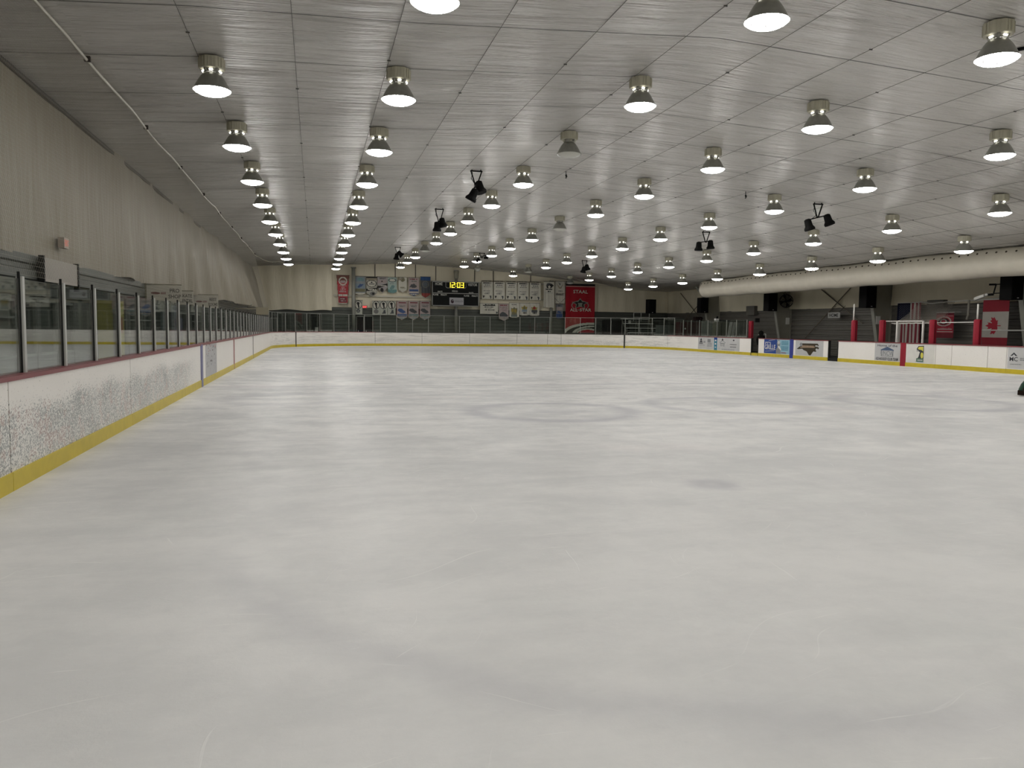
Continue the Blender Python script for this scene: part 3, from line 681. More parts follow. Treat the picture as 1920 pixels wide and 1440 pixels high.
# ------------------------------------------------------------------ lamps
def build_lamps():
    drop = .57
    b = MB(); r = .23; n = 8
    b.lathe([(r*.92, .37), (r, .375), (r*1.02, .56), (r*.96, .57)], 8, None, cap0=True, cap1=True)
    for k in range(24):
        a = 2*PI*k/24; x, y = math.cos(a)*r*.985, math.sin(a)*r*.985; b.box((x-.006, y-.006, .385), (x+.006, y+.006, .55))
    box_o = b
    def lamp(loc, label):
        t = thing('high_bay_lamp', label, 'ceiling lamp', loc, PI/8, 'high-bay lamps under the ceiling')
        box_o.build('ballast_box', BOXM, t)
        b = MB(); b.lathe([(.135, .30), (.15, .31), (.12, .345), (.15, .38)], 16); 
        for k in range(4):
            a = k*PI/2+.4; b.bar((.13*math.cos(a), .13*math.sin(a), .29), (.16*math.cos(a), .16*math.sin(a), .39), .05, .02)
        b.build('collar', REFL, t, True)
        b = MB(); b.lathe([(.05, .29), (.085, .325), (.085, .355), (.05, .375)], 12, None, cap0=True, cap1=True)
        for k in range(4):
            a = k*PI/2+.4+PI/4; c = (.135*math.cos(a), .135*math.sin(a)); b.tube([(c[0], c[1], .325), (c[0]*1.12, c[1]*1.12, .35)], .033, 10)
        b.build('socket_glow', GLOW, t)
        b = MB(); prof = []
        for i in range(9):
            u = i/8; prof.append((.135+(.325-.135)*(u**.72), .30-.30*u))
        prof += [(.332, -.005), (.332, .008), (.318, .008)]
        b.lathe(prof, 32); sharp(b.build('reflector', REFL, t, True), 50)
        b = MB(); b.lathe([(.322, .0), (.29, -.032), (.23, -.062), (.15, -.083), (.07, -.092), (.004, -.094)], 20, None, cap1=True); b.build('lens', LENS, t, True)
        return t
    rows = {'A': (-1.788, 5.805, 1, 10), 'B': (1.593, 5.91, 0, 11), 'C': (6.597, 6.18, 0, 11), 'D': (10.834, 6.03, 0, 10), 'E': (15.81, 5.76, 1, 11), 'F': (20.745, 5.28, 2, 11), 'G': (24.01, 4.645, 3, 10)}
    unlit = {('C', 2), ('C', 8), ('D', 5), ('E', 10), ('F', 11)}
    first = None; off = None
    rown = ['leftmost row', 'second row from the left', 'third row from the left', 'middle row', 'third row from the right', 'second row from the right', 'rightmost row']
    for ri, (nm, (X, H, k0, k1)) in enumerate(rows.items()):
        for k in range(-3, k1+1):
            if nm == 'A' and k == 0: continue
            if k < -2 and X > 12: continue
            un = (nm, k) in unlit
            if k >= k0: lab = '%s dome lamp, %s from the camera, %s' % ('unlit' if un else 'bright lit', ordn(k-k0), rown[ri])
            else: lab = 'added lit dome lamp out of frame, %s step before the %s begins' % (ordn(k0-k-1), rown[ri])  # unseen lamps continuing the grid, added to light the near end
            loc = (X, LZ0+LDZ*k, H)
            if first is None: first = lamp(loc, lab); continue
            if un:
                if off is None:
                    offl = [c for c in first.children if c.name.startswith('lens')][0].data.copy(); offl.materials[0] = LENSOFF
                    offg = [c for c in first.children if c.name.startswith('socket')][0].data.copy(); offg.materials[0] = BOXM; off = True
                dup(first, loc, lab, swap={'lens': offl, 'socket_glow': offg})
            else: dup(first, loc, lab)
    # two round unlit dome lenses high up near the scoreboard
    for px_, py_, Y, lb_ in ((895, 504, 62.6, 'small round white dome lamp hanging above the scoreboard right corner'), (903, 493, 61.0, None)):
        if lb_ is None: continue
        p = onY(px_, py_, Y); t = thing('dome_lamp', lb_, 'ceiling lamp', (p.x, Y, p.z))
        b = MB(); b.lathe([(.02, -.24), (.16, -.20), (.24, -.08), (.24, .02), (.16, .10)], 16, None, cap0=True, cap1=True); b.build('globe', LENSOFF, t, True)
        b = MB(); b.lathe([(.10, .10), (.12, .22), (.10, .42)], 12, None, cap1=True); b.build('canopy', BOXM, t, True)

def can(b, p, d, k=1.):
    p = Vector(p); d = Vector(d).normalized()
    b.tube([p-d*.22*k, p-d*.18*k, p-d*.05*k, p+d*.06*k, p+d*.16*k, p+d*.23*k], [.07*k, .13*k, .14*k, .15*k, .21*k, .20*k], 16)
def build_spots():
    S = [((5.15, 25.4), 'black pair of stage spotlights on the nearest hanger left of centre', [(-.10, 0, -.78, -.5, .2, -1), (.14, .12, -.50, .25, -.2, -1)], .50),
         ((5.29, 34.12), 'black pair of stage spotlights on the second hanger left of centre', [(-.10, 0, -.76, 0, .1, -1), (.14, 0, -.58, .25, 0, -1)], .6),
         ((5.27, 51.5), 'farthest small black spotlight pair left of the scoreboard', [(-.08, 0, -.60, -.1, 0, -1), (.14, 0, -.42, .6, 0, -.6)], .5),
         ((11.1, 52.52), 'small slanting black spotlight hanger above the scoreboard', [(.25, 0, -.30, .8, 0, .2), (-.28, 0, -.50, -.9, 0, -.6)], .35),
         ((17.79, 50.53), 'small black spotlight pair hanging above the tall red banner', [(-.06, 0, -.62, -.2, 0, -1), (.2, 0, -.45, .3, 0, -1)], .55),
         ((17.81, 33.56), 'black spotlight pair on a V hanger just below a lamp, right of centre', [(-.36, 0, -.68, -.05, 0, -1), (.24, 0, -.58, .05, 0, -1)], .5),
         ((17.64, 24.93), 'largest black spotlight pair on a V hanger at right', [(-.36, 0, -.76, .35, 0, -1), (.44, 0, -.55, .45, 0, -1)], .5)]
    for i, ((X, Y), lab, cans, vd) in enumerate(S):
        z = ceil_z(X)-.02; t = thing('stage_light_hanger', lab, 'spotlight', (X, Y, z), 0, 'black stage light hangers')
        b = MB(); b.bar((-.20, 0, -.02), (.20, 0, -.02), .05, .04); b.bar((-.15, 0, .04), (-.15, 0, -.02), .03, .03); b.bar((.15, 0, .04), (.15, 0, -.02), .03, .03); b.bar((-.18, 0, -.02), (-.02, 0, -vd), .035, .035); b.bar((.18, 0, -.02), (.02, 0, -vd), .035, .035); b.build('v_bracket', BLACK, t)
        a, c = cans[0], cans[1]
        b = MB(); b.bar((a[0], a[1], a[2]+.17), (c[0], c[1], c[2]+.17), .04, .04)
        b.bar((0, 0, -vd+.03), ((a[0]+c[0])/2, 0, (a[2]+c[2])/2+.17), .04, .04); b.build('crossbar', BLACK, t)
        for q in cans:
            b = MB(); can(b, q[:3], q[3:], .92 if i != 3 else .6)
            b.bar((q[0], q[1], q[2]+.18), (q[0]+.1, q[1], q[2]), .02, .05); b.bar((q[0], q[1], q[2]+.18), (q[0]-.1, q[1], q[2]), .02, .05)
            b.build('spotlight_can', BLACK, t, False)
        if i in (0, 1, 6):
            b = MB(); b.tube([(-.12, .02, -.05), (-.16, .03, -.25), (-.05, .03, -.42), (a[0]+.02, .03, a[2]+.12)], .012, 6); b.build('cable', BLACK, t)
    for (x, y, lab) in ((8.11, 25.04, 'small dark hook hanging from the ceiling near the nearest unlit lamp'), (14.7, 24.91, 'small dark hook hanging from the ceiling left of the largest spotlight pair')):
        z = ceil_z(x); b = MB(); b.tube([(x, y, z+.02), (x, y, z-.12)], .012, 6); b.tube([(x, y, z-.10), (x+.02, y, z-.18), (x, y, z-.22)], .03, 6); tag(b.build('ceiling_hook', DARK), lab, 'hook')

# ------------------------------------------------------------------ banners (cloth with the print woven into its cells)
def inpoly(u, v, pts):
    c = False; j = len(pts)-1
    for i in range(len(pts)):
        (xi, yi), (xj, yj) = pts[i], pts[j]
        if (yi > v) != (yj > v) and u < (xj-xi)*(v-yi)/(yj-yi)+xi: c = not c
        j = i
    return c
def cloth(name, parent, p0, ux, W, H, base, shapes, nx, ny, outline=None, wave=.02, wn=3., slant=0.):
    """u 0..1 left to right, v 0..1 from the bottom up; ux unit vector along the width"""
    mats = [base]; fs = []; mi = []; vs = []; ux = Vector(ux); nrm = Vector((ux.y, -ux.x, 0))
    R = random.Random(hash(name) % 99 if False else len(shapes)*7+nx)
    scr = {}
    for j in range(ny+1):
        for i in range(nx+1):
            u, v = i/nx, j/ny; d = wave*(math.sin(u*wn*2*PI+v*2)+.5*math.sin(u*wn*4.2+1.3))*(1-.5*v)
            p = ux*(u*W+slant*(1-v))+nrm*d; vs.append((p.x, p.y, -H+v*H))
    for j in range(ny):
        for i in range(nx):
            u, v = (i+.5)/nx, (j+.5)/ny
            if outline and not outline(u, v): continue
            m = base
            for s_i, sh in enumerate(shapes):
                k = sh[0]; hit = False
                if k == 'rect': hit = sh[1] <= u < sh[3] and sh[2] <= v < sh[4]
                elif k == 'ell': hit = ((u-sh[1])/sh[3])**2+((v-sh[2])/sh[4])**2 < 1
                elif k == 'ring':
                    q = math.sqrt(((u-sh[1])/sh[3])**2+((v-sh[2])/sh[4])**2); hit = sh[5] < q < 1
                elif k == 'poly': hit = inpoly(u, v, sh[1])
                elif k == 'lines':
                    if sh[1] <= u < sh[3] and sh[2] <= v < sh[4]:
                        q = (v-sh[2])/(sh[4]-sh[2])*sh[5]; row = int(q)
                        if (s_i, row) not in scr: scr[(s_i, row)] = (R.uniform(0, .16), R.uniform(.84, 1.), [R.random() < .84 for _ in range(200)])
                        a, e, bits = scr[(s_i, row)]; uu = (u-sh[1])/(sh[3]-sh[1]); hit = .22 < q % 1 < .82 and a < uu < e and bits[i]
                elif k == 'stars': hit = sh[1] <= u < sh[3] and sh[2] <= v < sh[4] and (i//2 % 2 == j//2 % 2) and i % 2 == 0 and j % 2 == 0
                if hit: m = sh[-1]
            if m not in mats: mats.append(m)
            n = nx+1; fs.append((j*n+i, j*n+i+1, (j+1)*n+i+1, (j+1)*n+i)); mi.append(mats.index(m))
    me = bpy.data.meshes.new(name); me.from_pydata(vs, [], fs)
    for m in mats: me.materials.append(m)
    me.polygons.foreach_set('material_index', mi); me.polygons.foreach_set('use_smooth', [True]*len(fs)); me.update()
    o = bpy.data.objects.new(name, me); COL.objects.link(o); o.parent = parent
    s = o.modifiers.new('thick', 'SOLIDIFY'); s.thickness = .008; s.offset = 0
    return o
def far_banner(px0, py0, px1, py1, name, label, base, shapes, group=None, outline=None, Y=WF-.35, nx=26, ny=36, wave=.015, slant=0., text=(), rod=True):
    if 1015 < px0 < 1040: Y = WF-.6
    a = onY(px0, py0, Y); c = onY(px1, py1, Y); W = c.x-a.x; H = a.z-c.z
    t = thing(name, label, 'banner', (a.x, Y, a.z), 0, group)
    cloth('cloth', t, (0,0,0), (1,0,0), W, H, base, shapes, nx, ny, outline, wave, slant=slant)
    if rod:
        b = MB(); b.tube([(-.04, 0, .015), (W+.04, 0, .015)], .016, 6)
        for xx in (.06, W-.06): b.bar((xx, 0, .015), (xx, WF-Y-.04, .03), .02, .02)
        b.build('rod', mat('banner_rod', (.10,.09,.07), .5), t)
    for (s, u, v, hh, ww, m) in text:
        b = MB(); text_geo(b, s, hh*H, (u*W, -.035-wave, -H+v*H), (1,0,0), (0,0,1), m, .002, 1., ww*W, .015); b.build('lettering', m, t)
    return t
def point_bottom(d):
    return lambda u, v: v > d*abs(u-.5)*2
def tongue(d): return lambda u, v: v > d*(1-math.sqrt(max(0, 1-(abs(u-.5)*2)**2)))

def build_banners():
    ink = mat('print_ink', (.035,.035,.035), .7); gry = mat('print_grey', (.17,.17,.16), .7); W = CLOTHW
    wh = mat('cloth_bright', (.58,.56,.48), .7); pk = mat('cloth_pinkish', (.40,.33,.31), .7); bl = mat('print_blue', (.05,.09,.22), .7); lbl = mat('print_paleblue', (.22,.28,.32), .7)
    tl = mat('print_teal', (.14,.28,.27), .7); tll = mat('print_paleteal', (.38,.47,.43), .7); gd = mat('print_gold', (.34,.26,.06), .7); ol = mat('print_olive', (.18,.17,.10), .7)
    rd = mat('print_red', (.30,.03,.04), .7); mar = mat('print_maroon', (.17,.03,.04), .7); tn = mat('print_tan', (.30,.26,.19), .7); dg = mat('print_darkgrey', (.07,.075,.08), .7)
    # long tapering red pennant on the left
    far_banner(631, 516, 655, 570, 'pennant', 'tapering red pennant with a white swirl hanging left of the left pole', REDB,
        [('rect', 0, .80, 1, 1, mat('pennant_brown', (.17,.06,.045), .7)), ('ring', .5, .80, .34, .15, .72, wh), ('ell', .5, .78, .22, .05, pk), ('rect', .2, .62, .8, .65, pk), ('ell', .5, .57, .13, .04, mat('pennant_pink', (.5,.18,.2), .7)), ('lines', .2, .40, .8, .54, 3, pk), ('rect', .15, .26, .45, .34, W), ('rect', .5, .26, .85, .34, W), ('rect', .2, .06, .8, .24, mar), ('lines', .25, .08, .75, .2, 2, pk), ('rect', 0, 0, 1, .035, W)],
        outline=lambda u, v: abs(u-.5) < .33+.17*v and True, nx=28, ny=56)
    far_banner(664.5, 518, 685.5, 553, 'pennant', 'pale blue pennant with rounded foot, first right of the left pole', mat('cloth_greyblue', (.27,.29,.29), .7),
        [('rect', .1, .72, .9, .95, lbl), ('lines', .2, .75, .85, .92, 2, tl), ('rect', .08, .34, .92, .62, lbl), ('poly', [(.25,.42),(.5,.60),(.8,.58),(.7,.48),(.4,.38)], bl), ('rect', .05, .18, .95, .32, ol), ('rect', 0, 0, 1, .10, wh)], outline=tongue(.13))
    far_banner(686.5, 519, 707, 556, 'pennant', 'white and black pennant with an oval crest and pointed foot', mat('cloth_pale', (.40,.385,.33), .7),
        [('rect', 0, .94, 1, 1, ink), ('rect', 0, .82, 1, .94, tn), ('ell', .5, .66, .42, .15, wh), ('ring', .5, .66, .46, .18, .86, ink), ('ell', .5, .72, .1, .04, ink), ('lines', .2, .58, .8, .68, 1, gry), ('poly', [(0,.38),(1,.46),(1,.36),(0,.26)], ink), ('lines', .1, .30, .9, .42, 1, wh), ('ell', .62, .14, .26, .10, gry), ('ell', .65, .14, .12, .06, ink)], outline=point_bottom(.16))
    far_banner(707.5, 519, 726.5, 549, 'pennant', 'white pennant crossed by a black diagonal band and pointed foot', mat('cloth_lilac', (.38,.35,.34), .7),
        [('lines', .1, .84, .9, .97, 2, ink), ('rect', .05, .62, .9, .80, pk), ('ell', .45, .72, .08, .04, ink), ('poly', [(0,.42),(1,.60),(1,.46),(0,.26)], ink), ('lines', .1, .40, .9, .50, 1, wh), ('ell', .45, .17, .16, .13, ink)], outline=point_bottom(.30))
    far_banner(727, 520, 744, 549.5, 'pennant', 'pale teal pennant with a rounded foot and oval emblem', tll, [('ring', .5, .82, .43, .12, .8, ink), ('ell', .5, .82, .3, .07, wh), ('rect', 0, 0, 1, .22, tl), ('poly', [(.2,.28),(.45,.50),(.8,.48),(.7,.3),(.4,.2)], mat('print_seagreen', (.16,.27,.26), .7)), ('lines', .2, .55, .8, .64, 1, gry)], outline=tongue(.12))
    far_banner(746.5, 520, 763.5, 548.5, 'pennant', 'cream pennant with brown crest and pointed foot in the upper row', wh, [('rect', 0, .8, .25, 1, tn), ('ell', .5, .86, .28, .14, tn), ('poly', [(.3,.75),(.55,.98),(.75,.8),(.5,.7)], ol), ('lines', .15, .22, .85, .38, 2, ol), ('rect', 0, 0, .05, 1, ol), ('rect', .95, 0, 1, 1, ol)], outline=point_bottom(.18))
    far_banner(766, 520.5, 786, 555, 'pennant', 'pinkish-white pennant with a grey leaping emblem, upper row', pk, [('lines', .08, .88, .92, .97, 1, mar), ('lines', .2, .76, .8, .84, 1, gry), ('poly', [(.08,.48),(.25,.64),(.55,.66),(.8,.52),(.6,.44),(.3,.46)], dg), ('rect', .08, .24, .92, .36, bl), ('rect', .08, .16, .92, .22, wh), ('rect', .08, 0, .92, .14, bl), ('lines', .1, .03, .9, .12, 1, wh)], outline=point_bottom(.12))
    far_banner(788.5, 519, 807, 558.5, 'pennant', 'dark navy pennant with round seal and red pointed tip', dg, [('rect', 0, .84, 1, 1, mat('print_royal', (.02,.07,.20), .7)), ('ring', .5, .64, .34, .16, .8, gry), ('ell', .5, .64, .22, .1, mat('print_slate', (.10,.12,.14), .7)), ('rect', 0, 0, 1, .22, mat('print_brick', (.28,.05,.04), .7))], outline=lambda u, v: v > .16*abs(u-.5)*2 and u > .12*(1-v))
    # lower row
    far_banner(664, 563, 679.5, 590, 'crest_banner', 'white crest banner with a black circled figure, first right of the left pole', mat('cloth_cool', (.42,.43,.37), .7), [('ell', .5, .70, .40, .27, wh), ('ring', .5, .70, .44, .30, .86, ink), ('poly', [(.28,.82),(.45,.9),(.68,.84),(.6,.7),(.66,.5),(.48,.46),(.42,.66)], ink), ('ring', .5, .26, .22, .13, .5, dg), ('ell', .5, .26, .1, .06, gry)], group='crest banners with black circled figures')
    for x0, lab, ex in ((698, 'white crest banner with circled figure over an oval badge, leftmost of three', 'ell'), (712, 'white crest banner with circled figure, middle of three', 'fig'), (727, 'white crest banner with circled figure, rightmost of three', 'fig')):
        far_banner(x0, 564.5, x0+14.5, 591, 'crest_banner', lab, mat('cloth_cool', (.42,.43,.37), .7), [('ell', .5, .72, .42, .26, wh), ('ring', .5, .72, .46, .29, .85, ink), ('poly', [(.28,.84),(.45,.92),(.68,.86),(.6,.72),(.66,.5),(.48,.48),(.42,.68)], ink)]+([('ell', .5, .26, .32, .15, gry)] if ex == 'ell' else [('poly', [(.25,.12),(.45,.2),(.5,.36),(.72,.38),(.78,.12)], dg)]), group='crest banners with black circled figures')
    for x0, lab, c in ((743.5, 'pinkish pennant with a dark blue running animal, leftmost of the lower trio', bl), (765, 'pinkish pennant with grey running animal, middle of the lower trio', dg), (786.5, 'pinkish pennant with grey-green running animal beside the scoreboard', dg)):
        far_banner(x0, 564.5, x0+20, 600.5, 'pennant', lab, pk, [('rect', 0, 0, .05, 1, mar), ('lines', .1, .88, .92, .96, 1, mar), ('lines', .15, .68, .9, .82, 2, gry), ('poly', [(.08,.52),(.25,.62),(.5,.60),(.9,.42),(.6,.36),(.3,.42)], c), ('rect', .08, .20, .95, .34, bl if c is bl else mat('print_murky', (.14,.20,.20), .7)), ('lines', .15, .06, .85, .14, 1, lbl)], outline=point_bottom(.16), group='lower trio of pinkish pennants')
    for i, x0 in enumerate((903.5, 926, 948.8, 971, 993.3)):
        far_banner(x0, 526.5+i*.5, x0+20.3, 561+i*.6, 'text_banner', 'cream championship banner with black print, %s of five right of the scoreboard' % ['leftmost', 'second', 'middle', 'fourth', 'rightmost'][i], wh,
            [('rect', -.1, .95, 1.1, 1.0, tn), ('lines', .0, .95, 1, 1, 1, ink), ('lines', .08, .84, .92, .93, 1, ink), ('lines', .22, .74, .78, .82, 1, gry), ('lines', .12, .65, .88, .72, 1, ink), ('lines', .15, .42, .85, .49, 1, gry), ('lines', .28, .27, .72, .41, 2, gry), ('poly', [(.08,.2),(.28,.2),(.2,.06),(.14,.06)], ink), ('poly', [(.70,.2),(.90,.2),(.86,.04),(.78,.04)], dg)], group='five cream text banners')
    far_banner(900, 568.5, 934, 589, 'text_banner', 'wide white sign-like banner with black print right below the scoreboard corner', wh, [('lines', .14, .82, .86, .96, 1, ink), ('rect', .16, .76, .84, .86, ink), ('lines', .24, .60, .8, .70, 1, ink), ('lines', .3, .47, .72, .57, 1, gry), ('lines', .16, .34, .84, .44, 1, ink), ('rect', .4, .08, .54, .26, W), ('ell', .93, .14, .05, .1, dg)], nx=44, ny=26, wave=.006)
    far_banner(935.5, 569.5, 953.5, 602, 'pennant', 'pinkish pennant with a grey car-like emblem, beside the wide white banner', pk, [('lines', .08, .88, .92, .96, 1, mar), ('lines', .1, .58, .9, .84, 4, mat('print_dusty', (.27,.2,.2), .7)), ('poly', [(.08,.40),(.35,.54),(.6,.5),(.92,.34),(.9,.26),(.1,.26)], dg), ('rect', .04, .16, .96, .20, gry)], outline=point_bottom(.14))
    far_banner(955, 568, 973.3, 596, 'shield_banner', 'cream banner with a gold and olive crowned crest, leftmost of three crests', wh, [('lines', .2, .84, .8, .93, 1, gry), ('poly', [(.2,.68),(.35,.62),(.5,.74),(.65,.62),(.8,.68),(.78,.2),(.22,.2)], ol), ('ell', .35, .5, .13, .12, gd), ('ell', .62, .46, .13, .12, gd), ('rect', .2, .06, .8, .22, mat('print_greygreen', (.15,.18,.16), .7))], outline=tongue(.08))
    far_banner(974.5, 568.5, 992, 592, 'shield_banner', 'cream banner with gold and navy crest, middle of three crests', wh, [('poly', [(.18,.74),(.34,.70),(.5,.86),(.66,.70),(.82,.74),(.74,.5),(.26,.5)], gd), ('ell', .5, .62, .12, .1, ol), ('rect', .25, .30, .78, .50, lbl), ('lines', .2, .12, .8, .30, 1, ink)], outline=tongue(.06))
    far_banner(992.6, 568.5, 1011, 592.5, 'shield_banner', 'cream banner with red-gold and navy crest, rightmost of three crests', wh, [('poly', [(.18,.72),(.34,.66),(.5,.82),(.66,.66),(.82,.72),(.74,.46),(.26,.46)], gd), ('ell', .5, .62, .14, .09, rd), ('rect', .22, .28, .8, .46, dg), ('lines', .18, .12, .8, .30, 1, ink)], outline=tongue(.06))
    far_banner(1019.5, 528, 1039, 577, 'crest_banner', 'long white banner with a black capped head emblem near its top', wh, [('ell', .5, .86, .26, .09, dg), ('poly', [(.25,.82),(.75,.92),(.95,.86),(.7,.76),(.3,.76)], ink), ('ell', .52, .80, .12, .05, wh), ('lines', .1, .67, .9, .74, 1, ink), ('lines', .3, .60, .7, .66, 1, ink), ('rect', .1, .55, .9, .60, W), ('rect', .4, .015, .6, .03, ink)], ny=48)
    far_banner(1041, 527.5, 1059, 569.5, 'text_banner', 'white banner reading FINALIST with a pointed border, left of the tall red banner', wh, [('poly', [(.15,.9),(.5,.72),(.85,.92),(.6,.68),(.4,.68)], tn), ('poly', [(.3,.95),(.5,.8),(.55,.9)], gry), ('lines', .18, .54, .82, .60, 1, gry), ('poly', [(0,.26),(.5,.02),(1,.26),(1,.22),(.5,0),(0,.22)], gry)], ny=44,
        text=[('FINALIST', .5, .42, .10, .84, ink)])
    far_banner(1042.5, 570.5, 1055, 597, 'pennant', 'small blue-grey pennant under the banner reading FINALIST', mat('cloth_slate', (.20,.20,.22), .7), [('lines', .1, .84, .9, .96, 1, ink), ('rect', .08, .56, .92, .8, pk), ('poly', [(.15,.4),(.4,.55),(.85,.42),(.7,.36)], bl), ('rect', .08, 0, .92, .34, bl)], outline=tongue(.1), nx=18, ny=30)
    # the tall red banner
    redb = mat('tall_banner_red', (.33,.012,.022), .75, spec=.2); bk = mat('banner_logo_black', (.02,.02,.02), .6); gn = mat('banner_logo_grey', (.20,.21,.17), .6)
    star = [(.5+.30*math.cos(PI/2+i*PI/5)*(1 if i % 2 == 0 else .5), .60+.115*math.sin(PI/2+i*PI/5)*(1 if i % 2 == 0 else .5)) for i in range(10)]
    t = far_banner(1061, 532, 1114, 625, 'tall_banner', 'tall red banner with white name, star emblem and swirl at its foot', redb,
        [('rect', 0, .96, 1, 1, bk), ('rect', 0, .945, 1, .955, wh), ('ring', .5, .565, .30, .10, .88, gn), ('poly', star, gn), ('poly', [(.5+(u-.5)*.8, .60+(v-.60)*.8) for u, v in star], bk), ('poly', [(.42,.62),(.58,.62),(.56,.55),(.44,.55)], gn),
         ('ell', .95, -.02, 1.05, .24, wh), ('ell', .99, -.03, .98, .205, bk), ('ell', .95, -.01, .70, .165, wh), ('ell', .97, -.01, .62, .135, bk), ('ell', .80, .0, .42, .10, wh), ('ell', .78, -.01, .35, .08, redb), ('rect', 0, 0, 1, .012, gry)],
        nx=60, ny=110, wave=.02, Y=WF-.7, text=[('STAAL', .5, .845, .07, .50, wh), ('ALL', .28, .475, .065, .26, wh), ('STAR', .68, .475, .065, .40, wh)])
    # HOME sign and small signs
    far_sign()
def far_sign():
    ink = mat('print_ink', (0,0,0)); 
    t = thing('home_sign', 'small white rectangular sign reading HOME on the right wall', 'sign', (31.0, 41.78, 2.34))
    b = MB(); b.box((-.02, -.57, 0), (.02, .57, .34)); b.build('plate', mat('sign_plate', (.42,.42,.40), .5), t)
    b = MB(); text_geo(b, 'HOME', .21, (-.024, 0, .17), (0,-1,0), (0,0,1), ink, .002, 1., .86, .02); b.build('lettering', ink, t)
    b = MB(); b.tube([(.0, .45, .34), (.44, .45, .75)], .01, 5); b.tube([(.0, -.45, .34), (.44, -.45, .75)], .01, 5); b.build('hanger', DARK, t)

def build_scoreboard():
    Y = WF-1.0; a = onY(810, 527, Y); c = onY(898, 575, Y); W = c.x-a.x; H = a.z-c.z
    t = thing('scoreboard', 'black scoreboard with lit yellow clock reading 12:03 on the far wall', 'scoreboard', (a.x, Y, c.z))
    b = MB(); b.box((0, .02, 0), (W, .35, H)); b.build('cabinet', mat('score_black', (.008,.009,.009), .5), t)
    fr = mat('score_frame', (.26,.26,.24), .5); b = MB(); f = .07
    for q in ((0, 0, W, f), (0, H-f, W, H), (0, 0, f, H), (W-f, 0, W, H), (0, H*.505, W, H*.505+f)): b.box((q[0], -.03, q[1]), (q[2], .03, q[3]))
    b.build('frame', fr, t)
    b = MB(); x0, x1, z0, z1 = W*.29, W*.72, H*.74, H*.97
    for p, q in (((x0, z1), (x0, z0+.1)), ((x0, z0+.1), (x0+.1, z0)), ((x0+.1, z0), (x1-.1, z0)), ((x1-.1, z0), (x1, z0+.1)), ((x1, z0+.1), (x1, z1))): b.bar((p[0], -.02, p[1]), (q[0], -.02, q[1]), .03, .05)
    b.build('clock_border', fr, t)
    let = mat('score_letters', (.55,.55,.50), .5)
    for s, u, v, h_, w_ in (('HOME', .145, .90, .26, .155), ('VISITOR', .86, .89, .22, .20), ('PERIOD', .485, .61, .14, .12), ('SHOTS', .17, .585, .12, .10), ('SHOTS', .83, .56, .12, .10), ('PLAYER', .08, .455, .13, .115), ('PENALTY', .25, .455, .13, .13), ('PLAYER', .735, .435, .13, .115), ('PENALTY', .91, .435, .13, .13)):
        b = MB(); text_geo(b, s, h_, (u*W, .012, v*H), (1,0,0), (0,0,1), let, .001, 1., w_*W, .02); b.build('lettering', let, t)
    # seven-segment clock
    segs = {'1': 'bc', '2': 'abged', '0': 'abcdef', '3': 'abgcd'}
    dw, dh = .25, .46; zc = H*.865; mid = W*.506
    def digit(ch, cx):
        b = MB(); q = .055; x0, x1 = cx-dw/2, cx+dw/2; z0, z1 = zc-dh/2, zc+dh/2
        g_ = {'a': (x0, z1-q, x1, z1), 'd': (x0, z0, x1, z0+q), 'g': (x0, zc-q/2, x1, zc+q/2), 'b': (x1-q, zc, x1, z1), 'c': (x1-q, z0, x1, zc), 'e': (x0, z0, x0+q, zc), 'f': (x0, zc, x0+q, z1)}
        for k in segs[ch]: a_ = g_[k]; b.box((a_[0], -.02, a_[1]), (a_[2], .012, a_[3]))
        b.build('clock_digit', CLOCKY, t)
    for ch, dx in (('1', -.58), ('2', -.235), ('0', .235), ('3', .55)): digit(ch, mid+dx)
    b = MB(); b.box((mid-.03, -.02, zc+.06), (mid+.03, .012, zc+.13)); b.box((mid-.03, -.02, zc-.13), (mid+.03, .012, zc-.06)); b.build('clock_colon', CLOCKY, t)
    b = MB(); b.box((W*.37, -.02, H*.06), (W*.67, .015, H*.35)); o = b.build('sponsor_panel', mat('panel_lilac', (.40,.39,.41), .5), t)
    b = MB(); b.slab([(W*.43+.13*math.cos(k*PI/10), -.03, H*.2+.17*math.sin(k*PI/10)) for k in range(20)], (0, .008, 0), mat('logo_dark', (.05,.03,.04), .5)); b.slab([(W*.437+.08*math.cos(k*PI/10), -.034, H*.21+.09*math.sin(k*PI/10)) for k in range(10)], (0, .003, 0), mat('logo_grey', (.3,.3,.3), .5)); b.build('logo', None, t)
    b = MB(); r = random.Random(2); x = W*.48
    while x < W*.65: q = x+r.uniform(.03, .07); b.box((x, -.03, H*.165), (q, -.02, H*.165+r.uniform(.10, .17))); x = q+.025
    b.build('logo_print', mat('logo_midgrey', (.24,.24,.25), .5), t)

